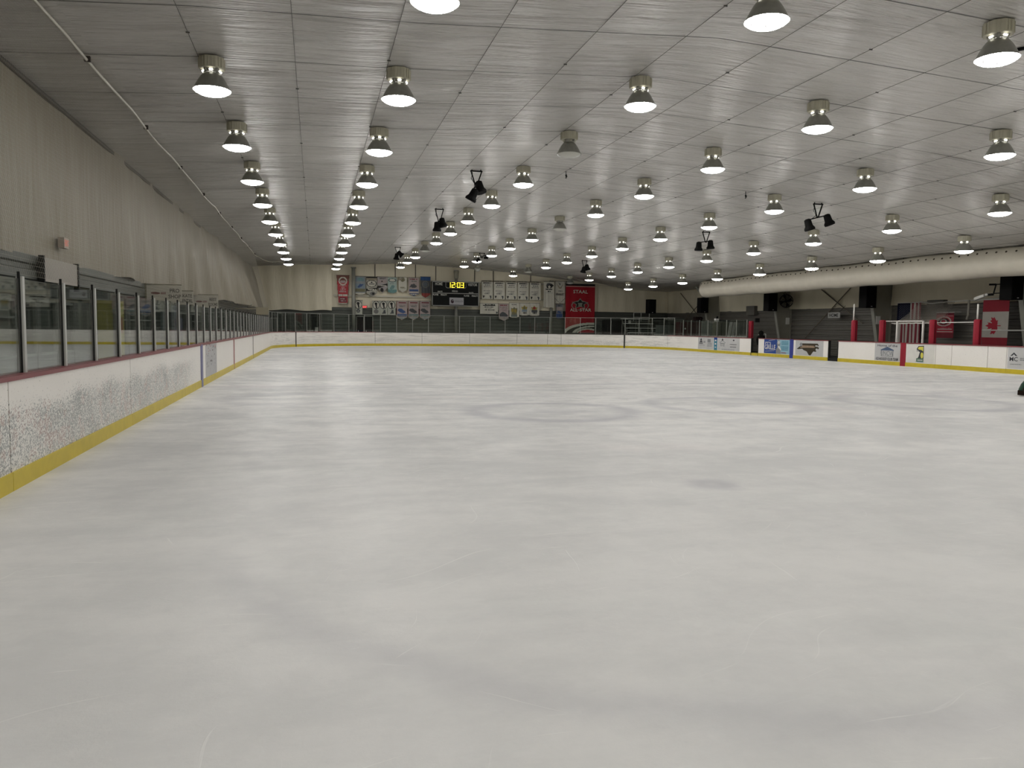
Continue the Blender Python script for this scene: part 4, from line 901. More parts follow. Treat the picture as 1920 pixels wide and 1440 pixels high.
# ------------------------------------------------------------------ far end furniture
def pxbox(name, label, cat, x0, y0, x1, y1, Y, depth, m, ground=True, group=None):
    a, c = onY(x0, y0, Y), onY(x1, y1, Y); z0 = 0 if ground else c.z
    t = thing(name, label, cat, ((a.x+c.x)/2, Y, z0), 0, group); W = c.x-a.x; H = a.z-z0
    return t, W, H
def build_far():
    # poles
    for px_, wd, lab in ((663, .30, 'grey steel pole at the far wall beside the red pennant'), (855, .26, 'grey steel pole behind the scoreboard clock'), (1033, .24, 'grey steel pole behind the long white banner')):
        Y = WF-.55 if px_ == 663 else (WF-.45 if px_ == 855 else WF-.2); x = onY(px_, 600, Y).x; t = thing('steel_pole', lab, 'pole', (x, Y, 0))
        b = MB(); b.tube([(0,0,.02), (0,0,ceil_z(x)-.3)], wd/2, 16); b.build('shaft', POLE, t, True)
        b = MB(); b.box((-wd*.8, -wd*.8, 0), (wd*.8, wd*.8, .03)); b.box((-wd*.7, -wd*.7, ceil_z(x)-.32), (wd*.7, wd*.7, ceil_z(x)-.25)); b.build('plates', POLE, t)
        if px_ == 855: b = MB(); b.tube([(0,0,ceil_z(x)-.95), (0,0,ceil_z(x)-.32)], [.17, .24], 12); b.build('collar', mat('pole_collar', (.36,.34,.26), .6), t, True)
    # door openings in the corrugated wall
    n = 1
    for x0, x1, y0, lab in ((582, 602, 589, None), (669, 681, 594, None), (683.5, 698, 593.5, None), (508, 519, 597, None)):
        a, c = onY(x0, y0, WF), onY(x1, 625, WF); b = MB(); b.box((a.x, WF-.09, 0), (c.x, WF-.05, a.z)); b2 = MB()
        for q in ((a.x-.06, a.x), (c.x, c.x+.06)): b2.box((q[0], WF-.11, 0), (q[1], WF-.04, a.z+.06))
        b2.box((a.x-.06, WF-.11, a.z), (c.x+.06, WF-.04, a.z+.06))
        o = struct(b.build('door_%d' % n, DARK if n != 4 else mat('door_grey', (.07,.075,.07), .5))); b2.build('door_frame', POLE if n != 4 else mat('door_frame_white', (.42,.42,.38), .5), o); n += 1
        b = MB(); b.box((a.x+.1, WF-.12, 1.0), (a.x+.16, WF-.09, 1.12)); b.build('door_handle', STEEL, o)
    p = onY(594, 618, WF-.3); t = thing('notice_stand', 'small white notice on a stand in the dark doorway at the far left', 'notice', (p.x, WF-.32, 0))
    b = MB(); b.box((-.13, -.02, .8), (.13, .02, 1.35)); b.build('notice_board', WHITE, t); b = MB(); b.tube([(0, 0, 0), (0, 0, .85)], .02, 6); b.build('stand_pole', DARK, t)
    # exit light
    p = onY(684, 575.5, WF-.1); t = thing('exit_sign', 'glowing red exit light between the crest banners on the far wall', 'exit sign', (p.x, WF-.12, p.z))
    b = MB(); b.box((-.20, -.04, -.12), (.20, .06, .12)); b.build('housing', mat('exit_housing', (.25,.12,.10), .5), t)
    b = MB(); text_geo(b, 'EXIT', .15, (0, -.045, 0), (1,0,0), (0,0,1), None, .002, 1., .32, .02); b.build('lettering', mat('exit_red', (.8,.05,.05), .5, emis=(1,.10,.10,1.6)), t)
    # black cabinets
    t, W, H = pxbox('black_cabinet', 'wide black cabinet against the far wall right of the tall red banner', 'cabinet', 1134, 600, 1158, 626, 65.4, .8, BLACK)
    b = MB(); b.box((-W/2, 0, 0), (W/2, .7, H)); b.build('body', mat('cabinet_black', (.02,.018,.018), .5), t); b = MB(); b.box((-.01, -.012, .05), (.01, 0, H-.05)); b.build('door_seam', STEEL, t)
    t, W, H = pxbox('black_cabinet', 'black cabinet with a white notice, left of the bleachers', 'cabinet', 1158.5, 600, 1180, 626, 65.4, .8, BLACK)
    b = MB(); b.box((-W/2, 0, 0), (W/2, .7, H)); b.build('body', MATS['cabinet_black'], t); b = MB(); b.box((W/2-.12, -.02, H-.28), (W/2+.12, 0, H-.02)); b.build('notice', WHITE, t)
    # bleachers in the far right corner
    t = thing('bleacher', 'aluminium bleacher with bright bench planks in the far right corner', 'bleacher', (27.9, 62.6, 0))
    al = mat('bleacher_aluminium', (.88,.88,.83), .35, .1)
    for k in range(5):
        z = .75+.40*k; b = MB(); b.box((-1.5, k*.55, z), (1.2+.1*(4-k), k*.55+.28, z+.06)); b.build('bench_plank', al, t)
        b = MB(); b.box((-1.5, k*.55-.2, z-.22), (1.2, k*.55+.02, z-.19)); b.build('foot_plank', POLE, t)
    for x in (-1.4, -.1, 1.1):
        b = MB(); b.bar((x, 0, .0), (x, 2.3, 2.2), .06, .08)
        for k in range(5): b.bar((x, k*.55+.12, 0), (x, k*.55+.12, .75+.4*k), .05, .05)
        b.build('support_frame', POLE, t)
    b = MB()
    for z in (2.55, 2.95): b.tube([(-.3, 2.35, z), (1.2, 2.35, z)], .03, 6)
    for x in (-.3, .4, 1.2): b.tube([(x, 2.35, 2.2), (x, 2.35, 2.95)], .03, 6)
    b.build('guard_rail', STEEL, t)
    # grey covered crate and maroon cabinets in the corner
    t, W, H = pxbox('covered_crate', 'grey-green covered crate between the bleachers and the maroon cabinets', 'crate', 1236, 609, 1270, 632, 60.5, .8, None)
    b = MB(); b.box((-W/2, 0, 0), (W/2, .7, H)); b.build('body', mat('crate_grey', (.13,.145,.13), .6), t)
    b = MB(); b.box((-W/2-.02, -.02, H), (W/2+.02, .72, H+.06)); b.build('lid', DARK, t)
    mar = mat('maroon_metal', (.07,.01,.012), .45)
    for i, (x0, x1) in enumerate(((1273, 1291), (1292, 1308), (1308.5, 1317))):
        t, W, H = pxbox('maroon_cabinet', 'maroon metal cabinet behind the far corner glass, %s of three' % ['leftmost', 'middle', 'rightmost'][i], 'cabinet', x0, 603.5, x1, 634, 58.5, .7, None, group='maroon cabinets')
        b = MB(); b.box((-W/2+.01, 0, 0), (W/2-.01, .6, H)); b.build('body', mar, t); b = MB(); b.box((-W/2+.06, -.015, .12), (W/2-.06, 0, H-.08)); b.build('door', mar, t)
        if i == 0: b = MB(); b.lathe([(.07, 0), (.05, .03)], 10, None, cap1=True); o = b.build('lamp_disc', WHITE, t); o.rotation_euler = (PI/2, 0, 0); o.location = (.1, -.03, H-.55)
    # dark glazed booth above
    t, W, H = pxbox('wall_locker', 'dark wall locker high behind the maroon cabinets', 'locker', 1305, 594, 1324, 603, 59.6, .5, None, ground=False)
    b = MB(); b.box((-W/2, 0, 0), (W/2, .5, H)); b.build('body', mat('locker_dark', (.035,.022,.022), .5), t); b = MB(); b.box((.05, -.01, .05), (W/2-.03, 0, H-.05)); b.build('door', BLACK, t)

def MB_box(a, c, name, m):
    b = MB(); b.box(a, c); return b.build(name, m)

# ------------------------------------------------------------------ right side
def build_right():
    # tapered frame columns
    cols = [(56.8, 'farthest'), (47.07, 'second farthest'), (37.53, 'third farthest'), (28.0, 'nearest visible'), (18.4, 'out-of-frame')]
    for Y, w_ in cols:
        t = thing('tapered_column', 'grey tapered steel frame column on the right wall, %s' % w_, 'column', (31.45, Y, 0), 0, 'tapered steel columns')
        prof = [(-.55, 0), (0, 0), (0, 4.9), (-2.0, 4.9), (-1.35, 4.1)]
        b = MB(); b.slab([(x, -.01, z) for x, z in prof], (0, .02, 0)); b.build('web', POLED, t)
        b = MB(); b.slab([(-.62, -.12, 0), (-.55, -.12, 0), (-1.35, -.12, 4.1), (-2.0, -.12, 4.9), (-2.08, -.12, 4.9), (-1.43, -.12, 4.1)], (0, .24, 0)); b.build('inner_flange', mat('flange_light', (.30,.30,.26), .5), t)
        b = MB(); b.box((-.0, -.12, 0), (.06, .12, 4.9)); b.build('outer_flange', POLED, t)
        if Y in (47.07, 37.53, 28.0):
            b = MB(); b.box((-1.0 if Y != 47.07 else -.4, -.16, 1.95), (-.72 if Y != 47.07 else -.12, -.13, 2.4)); b.build('paper_notice', WHITE, t)
    # loudspeakers
    sp_ = None
    for (x, Y, z, lab) in ((27.9, 62., 2.84, 'black loudspeaker over the bleachers in the far right corner'), (29.9, 56.55, 2.84, 'black loudspeaker on the farthest tapered column, at the end of the duct'), (29.75, 46.8, 2.82, 'black loudspeaker beside the black wall fan'), (29.75, 37.25, 2.84, 'black loudspeaker right of the HOME sign'), (29.3, 27.6, 2.98, 'black loudspeaker near the Canadian flag at the right edge')):
        if sp_ is None:
            t = thing('loudspeaker', lab, 'loudspeaker', (x, Y, z), .15, 'black loudspeakers along the right side')
            b = MB(); b.slab([(-.38, -.26, 0), (.36, -.26, 0), (.30, .34, 0), (-.30, .34, 0)], (0, 0, 1.2)); b.build('cabinet', BLACK, t)
            b = MB(); b.box((-.35, -.285, .04), (.33, -.262, 1.16)); b.build('grille', SPEAKG, t)
            b = MB(); b.box((-.06, -.295, .07), (.05, -.286, .10)); b.build('badge', mat('badge_silver', (.5,.5,.5), .3), t)
            b = MB(); b.bar((.2, .34, .9), (.75, .42, .9), .04, .05); b.bar((.2, .34, .35), (.65, .42, .35), .04, .05); b.build('wall_bracket', BLACK, t)
            sp_ = t
        else: dup(sp_, (x, Y, z), lab, rz=.15)
    # white duct
    X0 = 27.3; b = MB(); vs = []; ys = frange(-6., 51.2, .35); n = 20
    for y in ys:
        sag = .06*abs(math.sin(y*.42)); k = 1.
        for i in range(n):
            a = 2*PI*i/n; x = math.cos(a)*.56; z = math.sin(a)*.60
            if z > 0: x *= .8+.2*(1-z/.60); z = z*1.02-sag*.6
            vs.append((X0+x, y, 4.44+z+.02*math.sin(y*1.7)))
    b.add(vs, [(j*n+i, j*n+(i+1)%n, (j+1)*n+(i+1)%n, (j+1)*n+i) for j in range(len(ys)-1) for i in range(n)], None)
    t = thing('fabric_air_duct', 'long white fabric air duct with a row of small vent holes along the right side', 'air duct', (0,0,0))
    o = b.build('duct_sleeve', mat('duct_fabric', (.60,.56,.47), .42, 0, .12, 2., .25, 3.), t, True)
    y = 51.; k = 0
    hm = mat('vent_hole', (.06,.05,.04), .8)
    first = None
    while y > 23.0 and k < 95:
        b = MB() if first is None else None
        if first is None:
            b.tube([(0, 0, 0), (-.02, 0, .012)], .042, 8); first = b.build('vent_hole', hm, t); o = first
        else: o = first.copy(); COL.objects.link(o)
        o.location = (X0-.485, y, 4.80+.02*math.sin(y*1.7)); y -= .47; k += 1
    b = MB(); b.tube([(X0+.55*math.cos(a*PI/10), 51.2, 4.44+.58*math.sin(a*PI/10)) for a in range(21)], .03, 6); b.build('end_hoop', mat('duct_hoop', (.45,.42,.35), .5), t)
    b = MB()
    for y in frange(0, 50, 4.7): b.tube([(X0, y, 5.0), (X0, y, ceil_z(X0)+.02)], .012, 5)
    b.build('hanging_wires', DARK, t)
    # x braces of the wall
    bm = mat('brace_rod', (.14,.12,.09), .5)
    for p, q, lab in (((31.36, 43.6, 4.16), (31.36, 39.6, 2.0), 'thin steel brace rod falling to the right behind the HOME sign'), ((31.36, 40.75, 4.2), (31.36, 45.14, 1.05), 'thin steel brace rod falling to the left behind the HOME sign'),
                      ((31.36, 63.45, 4.7), (31.36, 59.6, 2.4), 'thin steel brace rod falling to the right in the far right corner'), ((31.36, 58.9, 4.2), (31.36, 62.7, 2.2), 'thin steel brace rod falling to the left in the far right corner')):
        b = MB(); b.tube([p, q], .032, 6); tag(b.build('brace_rod', bm), lab, 'brace rod')
    # wall fan
    t = thing('wall_fan', 'round black caged wall fan beside a loudspeaker', 'fan', (30.55, 46.2, 3.5), -.5)
    b = MB(); R = .42
    for r in (.42, .34, .26, .18, .10): b.tube([(r*math.cos(a*PI/12), -.10*(1-r/.42)-.02, r*math.sin(a*PI/12)) for a in range(25)], .012 if r < .4 else .03, 5)
    for a in range(12): b.tube([(.42*math.cos(a*PI/6), 0, .42*math.sin(a*PI/6)), (0, -.12, 0)], .008, 4)
    b.build('cage', BLACK, t)
    for k in range(4):
        a = k*PI/2+.3; b = MB(); c_, s_ = math.cos(a), math.sin(a)
        b.slab([(.06*c_, .05, .06*s_), (.36*c_-.12*s_, .02, .36*s_+.12*c_), (.38*c_+.10*s_, .09, .38*s_-.10*c_)], (0, .01, 0)); b.build('blade', BLACK, t)
    b = MB(); b.tube([(0, .0, 0), (0, .28, 0)], .11, 12); b.build('motor', BLACK, t); b = MB(); b.bar((0, .2, 0), (-.15, .25, .55), .05, .05); b.bar((.2, .2, .3), (-.1, .25, .6), .04, .04); b.bar((0, .25, 0), (.35, .9, 0), .05, .05); b.build('bracket', BLACK, t)
    # red padded posts
    pd = None
    for (y, zt, lab) in ((43.25, 2.16, 'red padded post left of the first open gate'), (33.7, 2.08, 'red padded post below the HOME sign, right of the second gate'), (31.7, 2.06, 'thin-looking red padded post above the college club advert'), (28.57, 2.06, 'red padded post beside the small red flag'), (26.2, 2.08, 'red padded post beside the Canadian flag')):
        if pd is None:
            t = thing('padded_post', lab, 'padded post', (26.2, y, 0), 0, 'red padded posts of the benches')
            b = MB(); b.lathe([(.02, 2.10), (.12, 2.09), (.15, 2.05), (.15, .9), (.15, .02)], 14, None, cap1=True); sharp(b.build('pad', RED, t, True))
            b = MB(); b.box((-.05, -.155, .9), (-.02, -.15, 2.05)); b.build('pad_seam', REDDK, t); pd = t
        else: dup(pd, (26.2, y, 0), lab)
    for y, z0, z1, lab in ((33.8, 2.05, 2.9, 'thin white pole standing above the red padded post below the HOME sign'), (26.25, 2.05, 2.72, 'thin white pole above the red padded post beside the Canadian flag')):
        b = MB(); b.tube([(26.22, y, z0), (26.22, y, z1)], .035, 8); tag(b.build('white_pole', WHITE, None, True), lab, 'pole')
    # penalty box frame with net on top
    t = thing('bench_enclosure', 'white door-like frame of the bench enclosure in front of the American flag', 'enclosure', (26.3, 30.3, 0))
    for y in (.55, -1.05):
        b = MB(); b.box((-.03, y-.04, .9), (.03, y+.04, 2.04)); b.build('upright', WHITE, t)
    b = MB(); b.box((-.03, -1.09, 2.02), (.03, 1.5, 2.06)); b.build('top_bar', WHITE, t)
    b = MB(); b.box((-.02, 1.42, .9), (.02, 1.48, 2.05)); b.build('side_bar', mat('bar_cream', (.45,.43,.36), .5), t)
    # torn netting hanging over the benches
    t = thing('draped_netting', 'pale netting draped from the insulation edge over the bench enclosure at right', 'netting', (0,0,0))
    b = MB(); b.tube([onX(1725, 566, 30.8), onX(1745, 569, 30.8), onX(1775, 566, 30.8), onX(1840, 562, 30.8), onX(1905, 557, 30.8)], .035, 6); b.build('top_rope', WHITE, t)
    nm = mat('net_haze', (.30,.28,.24), .8)
    b = MB(); A = [onX(1724, 565, 30.7), onX(1790, 566, 30.7)]; B = [onX(1672, 606, 26.5), onX(1752, 605, 26.5)]
    nn = 26
    for i in range(nn+1):
        p = A[0].lerp(A[1], i/nn); q = B[0].lerp(B[1], i/nn); m_ = (p+q)/2-Vector((0,0,.35)); b.tube([p, (p+m_)/2, m_, (q+m_)/2, q], .007, 4, None, False)
    for j in range(nn+1):
        f = j/nn; row = []
        for i in range(0, 9): p = A[0].lerp(A[1], i/8); q = B[0].lerp(B[1], i/8); r_ = p.lerp(q, f); r_.z -= .35*4*f*(1-f)*.5; row.append(r_)
        b.tube(row, .007, 4, None, False)
    b.build('net', nm, t)
    b = MB(); pts = [B[0].lerp(B[1], i/12)+Vector((0,0,-.03*abs(math.sin(i*1.3)))) for i in range(13)]+[onX(1835, 604, 26.3)]; b.tube(pts, .022, 6); b.build('lower_rope', WHITE, t)
    b = MB(); b.tube([onX(1817, 563, 30.6), onX(1815, 590, 30.4), onX(1812, 599, 30.4)], .05, 6); b.build('hanging_strip', mat('strip_pale', (.35,.33,.28), .7), t)
    # flags
    navy = mat('flag_navy', (.006,.008,.022), .8); fr_ = mat('flag_red', (.20,.02,.035), .8); fw_ = mat('flag_white', (.44,.41,.37), .8)
    def flag(name, lab, x0, y0, x1, y1, X, base, shapes, nx, ny, wave, wn, outline=None):
        a, c = onX(x0, y0, X), onX(x1, y1, X); t = thing(name, lab, 'flag', (X, a.y, a.z)); cloth('cloth', t, None, (0,-1,0), a.y-c.y, a.z-c.z, base, shapes, nx, ny, outline, wave, wn)
        b = MB(); b.tube([(0, .04, .02), (0, -(a.y-c.y)-.04, .02)], .018, 6)
        for yy in (-.05, -(a.y-c.y)+.05): b.bar((0, yy, .02), (WR-X-.09, yy, .05), .02, .02)
        b.build('rod', WHITE, t); return t
    st = [('rect', i/13, 0, (i+1)/13, 1, fr_ if i % 2 == 0 else fw_) for i in range(13)]
    flag('national_flag', 'American flag hung vertically on the right wall behind the bench frame', 1684, 569, 1724, 646, 31.1, fw_, st+[('rect', 0, .58, .54, 1, navy), ('stars', .05, .61, .50, .97, mat('star_dim', (.16,.16,.18), .8))], 52, 90, .03, 3)
    leaf = [(.5,.02),(.5,.02)]
    lf = [(0,1),(.13,.74),(.30,.83),(.22,.42),(.42,.62),(.47,.48),(.72,.52),(.64,.30),(.76,.24),(.42,-.02),(.46,-.18),(.04,-.12),(.03,-.5)]
    lf = lf+[(-x, y) for x, y in reversed(lf)]
    lfv = [(.53-y*.40, .43-x*.26) for x, y in lf]     # tip points left: the flag hangs on its side
    flag('national_flag', 'Canadian flag hung vertically, red with a maple leaf, near the right edge', 1845, 563, 1888, 648, 30.6, fw_, [('rect', 0, .74, 1, 1, mat('maple_red', (.26,.012,.025), .8)), ('rect', 0, 0, 1, .17, MATS['maple_red']), ('poly', lfv, mat('leaf_red', (.36,.015,.035), .8))], 56, 100, .03, 1.5)
    rdm = mat('team_flag_red', (.34,.02,.04), .8)
    flag('team_flag', 'small red flag with a white and black swirl emblem on the right wall', 1757, 587, 1787, 634, 31.0, rdm, [('rect', 0, .92, 1, 1, mat('team_flag_dark', (.14,.01,.02), .8)), ('rect', .02, .86, .98, .885, fw_), ('ring', .42, .66, .44, .20, .80, fw_), ('ring', .42, .66, .30, .13, .55, CLOTHD), ('ell', .46, .67, .16, .06, rdm), ('ring', .40, .66, .20, .09, .7, fw_), ('rect', .1, .34, .9, .36, fw_), ('lines', .1, .36, .9, .42, 1, mat('team_flag_pink', (.4,.1,.12), .8)), ('rect', 0, .24, .95, .27, fw_), ('rect', 0, 0, 1, .2, mat('team_flag_dark2', (.16,.01,.02), .8))], 40, 60, .02, 2)
    # white security camera on a black arm near the last speaker
    t = thing('security_camera', 'white security camera on a black arm left of the rightmost loudspeaker', 'security camera', tuple(onX(1850, 553, 28.8)))
    b = MB(); b.bar((0, .10, -.02), (0, .62, -.16), .12, .12); b.build('body', WHITE, t); b = MB(); b.lathe([(.05, -.05), (.09, 0), (.05, .07)], 12, None, cap0=True, cap1=True); b.build('joint', WHITE, t, True)
    b = MB(); b.bar((0, 0, 0), (.1, -.25, .02), .08, .10); b.bar((.1, -.25, .02), (.15, -.32, .45), .05, .05); b.bar((.15, -.32, .45), (.2, -.9, .45), .04, .04); b.bar((.1, -.25, .06), (.2, -.9, .06), .04, .04); b.bar((.0, -.1, .45), (.15, -.32, .45), .06, .08); b.build('arm', BLACK, t)
    # items leaning behind the boards near the second column
    t = thing('leaning_panels', 'stack of grey-white panels leaning beside the farthest tapered column', 'panels', tuple(Vector((onX(1372, 640, 27.2).x, onX(1372, 640, 27.2).y, 0))))
    for k, (dx, c) in enumerate(((0, .55), (.25, .46), (.5, .20), (.75, .12))):
        b = MB(); b.slab([(dx-.35, .3-dx*.2, 0), (dx-.15, .3-dx*.2, 0), (dx+.2, .3-dx*.2, 2.05), (dx+.02, .3-dx*.2, 2.05)], (0, .06, 0)); b.build('panel', mat('leaning_%d' % k, (c, c, c*.93), .5), t)
    for x, y0, lab, nm_ in ((1325, 604, 'pale grey upright door panels right of the maroon cabinets', 'door_panels'), (1352, 603, 'olive-grey cabinet between the tapered column and the leaning panels', 'olive_cabinet')):
        p = onX(x, 640, 28.3) if nm_ == 'olive_cabinet' else onX(x, 640, 27.9); t = thing(nm_, lab, 'cabinet', (p.x, p.y, 0))
        if nm_ == 'olive_cabinet': b = MB(); b.box((-.45, 0, .02), (.55, .5, 2.1)); b.build('body', mat('olive_metal', (.13,.125,.09), .5), t); b = MB(); b.box((-.02, -.012, .1), (.01, 0, 2.0)); b.build('door_seam', DARK, t)
        else:
            for k in range(4): b = MB(); b.box((-.45+.24*k, 0, .02), (-.25+.24*k, .06, 2.15)); b.build('panel', mat('pale_panel', (.30,.32,.28), .5), t)
    p = onX(1344, 600, 28.0); t = thing('swivel_camera', 'small white camera head with a black cable on a thin white pole', 'security camera', (p.x, p.y, 0))
    b = MB(); b.tube([(0,0,0), (0,0,p.z)], .03, 8); b.build('pole', WHITE, t); b = MB(); b.box((-.14, -.12, p.z-.12), (.10, .12, p.z+.10)); b.build('head', WHITE, t)
    b = MB(); b.bar((.05, .0, p.z-.02), (1.0, .0, p.z-.06), .05, .10); b.bar((0, 0, p.z+.08), (.05, 0, p.z+.26), .08, .1); b.build('arm', BLACK, t)
    p = onX(1427, 628, 27.0); t = thing('glove_on_rail', 'small dark hunched bundle behind the boards beside the first open gate', 'bundle', (p.x, p.y, .0))
    b = MB(); b.lathe([(.02, 1.52), (.12, 1.46), (.16, 1.34), (.12, 1.24), (.24, 1.15), (.28, .95), (.22, .6)], 12, None, cap1=True); b.build('cover', BLACK, t, True); b = MB(); b.tube([(0, 0, 0), (0, 0, .62)], .05, 8); b.build('stand', DARK, t)
    b = MB(); p = onX(1421, 600, 29.5); b.box((p.x-.14, p.y, p.z-.16), (p.x+.14, p.y+.15, p.z+.12)); tag(b.build('wall_bell', DARK), 'small dark box on the right wall above the first open gate', 'box')
    b = MB(); p = onX(1408, 582, 31.3); b.box((p.x-.1, p.y-.6, p.z-.35), (WR-.01, p.y+.5, p.z+.32)); tag(b.build('vent_cover', mat('vent_cover_grey', (.12,.115,.10), .6)), 'square grey vent cover on the right wall left of the second column', 'vent')
    b = MB(); p = onX(1755, 568, 31.3); b.box((p.x-.1, p.y-.6, p.z-.22), (WR-.01, p.y+.5, p.z+.15)); tag(b.build('vent_cover', MATS['vent_cover_grey']), 'grey vent cover above the small red swirl flag', 'vent')
    # grey-white table edge and rail behind boards
    for x0, x1, yy, lab in ((1423, 1436, 626, 'short pale handrail beside the first open gate'), (1835, 1925, 619, 'long pale handrail behind the boards right of the Canadian flag')):
        p, q = onX(x0, yy, 28.6), onX(x1, yy, 28.6); q.z = p.z; b = MB(); b.tube([p, q], .03, 6); b.tube([p, (p.x, p.y, 0)], .03, 6); b.tube([q, (q.x, q.y, 0)], .03, 6); tag(b.build('handrail', STEEL), lab, 'handrail')
    # ice machine edger at the right edge of the frame
    p = (17.28, 15.55); t = thing('ice_edger', 'dark green rounded machine with black base at the right edge of the ice', 'ice machine', (p[0], p[1], 0), .2)
    b = MB(); b.lathe([(.02, .50), (.10, .47), (.22, .30), (.27, .16), (.27, .14)], 18, None, cap1=True); b.build('hood', mat('hood_green', (.012,.045,.025), .4), t, True)
    b = MB(); b.box((-.22, -.2, .02), (.22, .2, .14)); b.build('base', mat('base_black', (.018,.010,.006), .5), t)
    for sx in (-1, 1):
        b = MB(); b.tube([(sx*.22, -.05, .16), (sx*.285, -.05, .16)], .09, 16); b.build('wheel', mat('wheel_dark', (.03,.02,.015), .6), t)

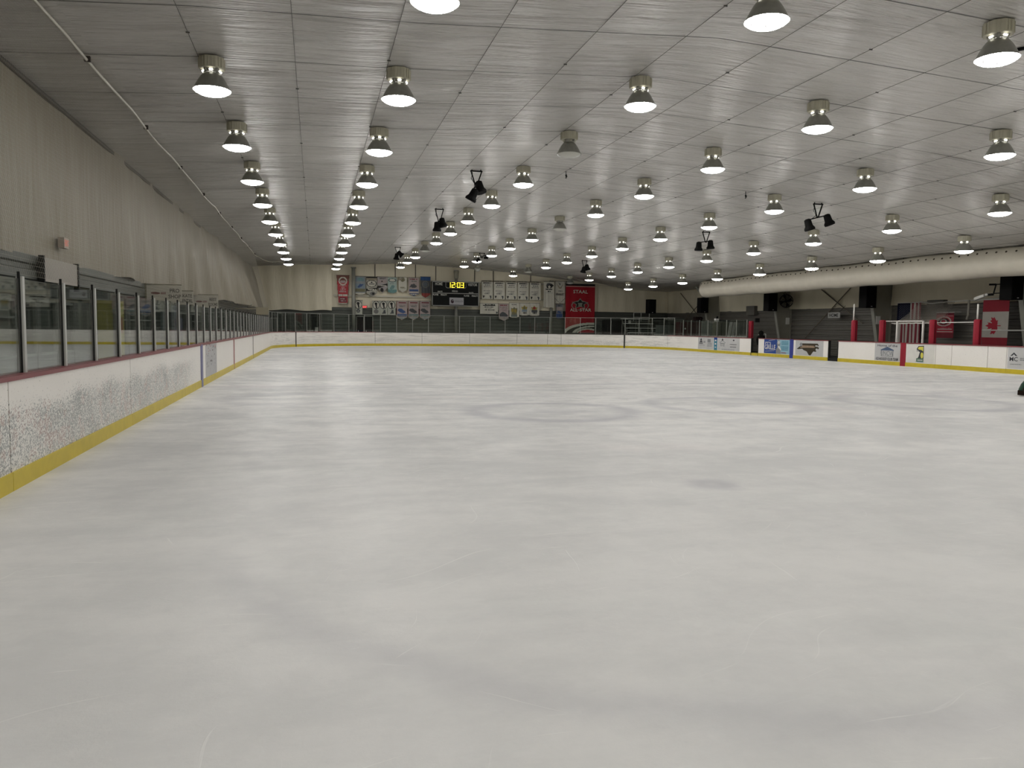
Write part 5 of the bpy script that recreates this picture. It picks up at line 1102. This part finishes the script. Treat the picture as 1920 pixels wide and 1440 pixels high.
# ------------------------------------------------------------------ left lobby front
def build_left():
    X = WL+.0
    fm = mat('window_frame_grey', (.20,.21,.19), .5); n = 10
    def YX(px_): return onX(px_, 600, -5.25).y
    bays = [(2.0, 11.0, 'dark'), (11.2, 15.9, 'pale'), (16.3, 17.0, 'dark'), (17.2, 18.2, 'door'), (18.35, 19.4, 'dark'), (21.7, 24.7, 'glass'), (24.9, 28.3, 'glass'), (28.6, 30.4, 'glass'), (33., 36.4, 'dark'), (36.8, 39.6, 'glass'), (40., 44., 'grey'), (46.3, 51.5, 'dark')]
    b = MB()
    prev = WN
    for y0, y1, kd in bays+[(WF, WF, 'end')]:
        b.box((X-.02, prev, 0), (X+.06, y0, 2.0)); prev = y1
    b.box((X-.02, WN, 0), (X+.04, WF, .9)); struct(b.build('wall_left_base', mat('lobby_front_grey', (.10,.105,.095), .6)))
    for i, (y0, y1, kd) in enumerate(bays):
        top = 1.98 if kd != 'door' else 2.0
        m = {'dark': DARK, 'glass': DGLASS, 'door': mat('lobby_door_green', (.035,.042,.036), .5), 'pale': mat('office_pane', (.16,.165,.14), .4), 'grey': mat('lobby_grey_panel', (.09,.095,.085), .6)}[kd]
        b = MB(); b.box((X-.06, y0, .9), (X-.02, y1, top)); o = struct(b.build(('window_%d' if kd != 'door' else 'door_%d') % (i+20), m))
        b = MB(); k = max(1, int((y1-y0)/1.3))
        for j in range(k+1): yy = y0+(y1-y0)*j/k; b.box((X-.01, yy-.03, .9), (X+.05, yy+.03, top))
        b.box((X-.01, y0, top-.05), (X+.05, y1, top)); b.box((X-.01, y0, .9), (X+.05, y1, .95))
        if kd in ('glass', 'pale'): b.box((X-.01, y0, 1.62), (X+.05, y1, 1.66))
        b.build('window_frame', fm, o)
    # pale blank sign panel on the wall
    t = thing('blank_sign', 'blank pale rectangular sign panel under the insulation on the left wall', 'sign', (-5.2, 18.25, 2.36))
    b = MB(); b.box((0, -1.1, 0), (.06, 1.12, .47)); b.build('panel', mat('blank_panel', (.34,.31,.27), .5), t)
    b = MB(); b.box((-.02, 1.12, -.12), (.08, 1.2, .5)); b.build('edge_strip', DARK, t); b = MB(); b.box((-.02, -1.16, -.1), (.08, -1.1, .5)); b.build('edge_strip', DARK, t)
    t = thing('exit_sign', 'small faded red and white exit light high on the left wall', 'exit sign', (-5.22, 18.5, 3.12))
    b = MB(); b.box((0, -.16, 0), (.12, .16, .22)); b.build('housing', mat('exit_housing_pale', (.42,.36,.30), .5), t)
    b = MB(); text_geo(b, 'EXIT', .13, (.123, 0, .11), (0,1,0), (0,0,1), None, .002, 1., .26, .02); b.build('lettering', mat('exit_faded', (.6,.12,.08), .5, emis=(1,.2,.12,.25)), t)
    # yellow and red column
    t = thing('vending_machine', 'narrow yellow and red vending machine behind the left glass', 'vending machine', (-5.0, 21.25, 0))
    b = MB(); b.box((-.15, -.28, 0), (.32, .3, 2.1)); b.build('body', mat('vending_yellow', (.42,.38,.06), .5), t)
    b = MB(); b.box((.325, -.2, 1.3), (.34, .1, 1.7)); b.build('picture', mat('vending_orange', (.35,.10,.04), .5), t); b = MB(); b.box((.2, -.30, .05), (.33, -.285, 2.1)); b.build('side_edge', mat('vending_edge', (.20,.19,.10), .5), t)
    t = thing('blue_poster', 'blue display panel behind the left glass beyond the lobby windows', 'display', (-5.1, 31.7, 0))
    b = MB(); b.box((0, -.9, 0), (.1, .95, 1.75)); b.build('lower_panel', mat('poster_navy', (.03,.04,.11), .5), t); b = MB(); b.box((0, -.9, 1.75), (.1, .2, 2.2)); b.build('upper_panel', mat('poster_paleblue', (.12,.16,.22), .5), t); b = MB(); b.box((.02, -.98, 0), (.12, -.9, 2.2)); b.build('edge_light', mat('poster_edge', (.34,.37,.40), .5), t)
    b = MB(); b.box((-5.15, 29.0, 0), (-5.05, 29.9, 2.0)); tag(b.build('teal_board', mat('teal_dull', (.06,.10,.12), .5)), 'dull teal board behind the left glass before the blue display', 'board')
    # hanging signs sticking out of the wall
    for Yv, z0, z1, l1, l2, lab, logo, X1 in ((27.06, 2.27, 2.76, 'PRO', 'SHOP', 'white hanging sign reading PRO SHOP above the left glass', True, -4.16), (31.36, 2.26, 2.74, 'SKATE', 'RENTAL', 'white hanging sign reading SKATE RENTAL, half hidden behind the first sign', False, -4.42), (36.75, 2.24, 2.80, 'REST', 'ROOMS', 'third white hanging sign with two short lines of black print', True, -4.15)):
        t = thing('hanging_sign', lab, 'sign', (-5.2, Yv, z0), 0, 'white signs jutting from the left wall'); W = X1+5.2; H = z1-z0
        b = MB(); b.box((0, 0, 0), (W, .04, H)); b.build('panel', mat('hanging_panel', (.46,.44,.37), .5), t)
        ink = mat('sign_ink', (.03,.03,.03), .5); b = MB()
        cx = W*.80 if logo else W*.70
        text_geo(b, l1, H*.26, (cx, -.006, H*.68), (1,0,0), (0,0,1), ink, .001, 1., W*(.28 if logo else .5), .02); text_geo(b, l2, H*.26, (cx, -.006, H*.30), (1,0,0), (0,0,1), ink, .001, 1., W*(.36 if logo else .56), .02); b.build('lettering', ink, t)
        if logo:
            b = MB(); b.slab([(W*.25+.14*math.cos(k*PI/8), -.006, H*.5+.04*math.sin(k*PI/8)) for k in range(16)], (0, .004, 0)); b.build('logo', mat('logo_maroon', (.12,.02,.02), .5), t)
            b = MB(); b.box((W*.40, -.006, H*.44), (W*.55, -.002, H*.57)); b.build('logo_text', mat('logo_faded', (.20,.10,.09), .5), t)
        b = MB(); b.tube([(0, .02, H+.03), (W, .02, H+.03)], .02, 6); b.box((-.05, 0, -.1), (0, .06, H+.08)); b.build('bracket', mat('bracket_olive', (.16,.15,.10), .5), t)
    # beige box sign at the far left corner
    a, c = onY(480, 576, 55.), onY(503.5, 590, 55.); b = MB(); b.box((a.x, 55., c.z), (c.x, 55.5, a.z)); b.bar((a.x-1.35, 55.3, a.z-.1), (a.x+.1, 55.3, a.z-.1), .06, .06); tag(b.build('beige_box', mat('beige_panel', (.30,.26,.16), .6)), 'beige box panel hanging in the far left corner above the glass', 'panel')

build_shell(); build_boards(); build_glass(); build_net(); build_lamps(); build_spots(); build_banners(); build_scoreboard(); build_far(); build_right(); build_left()
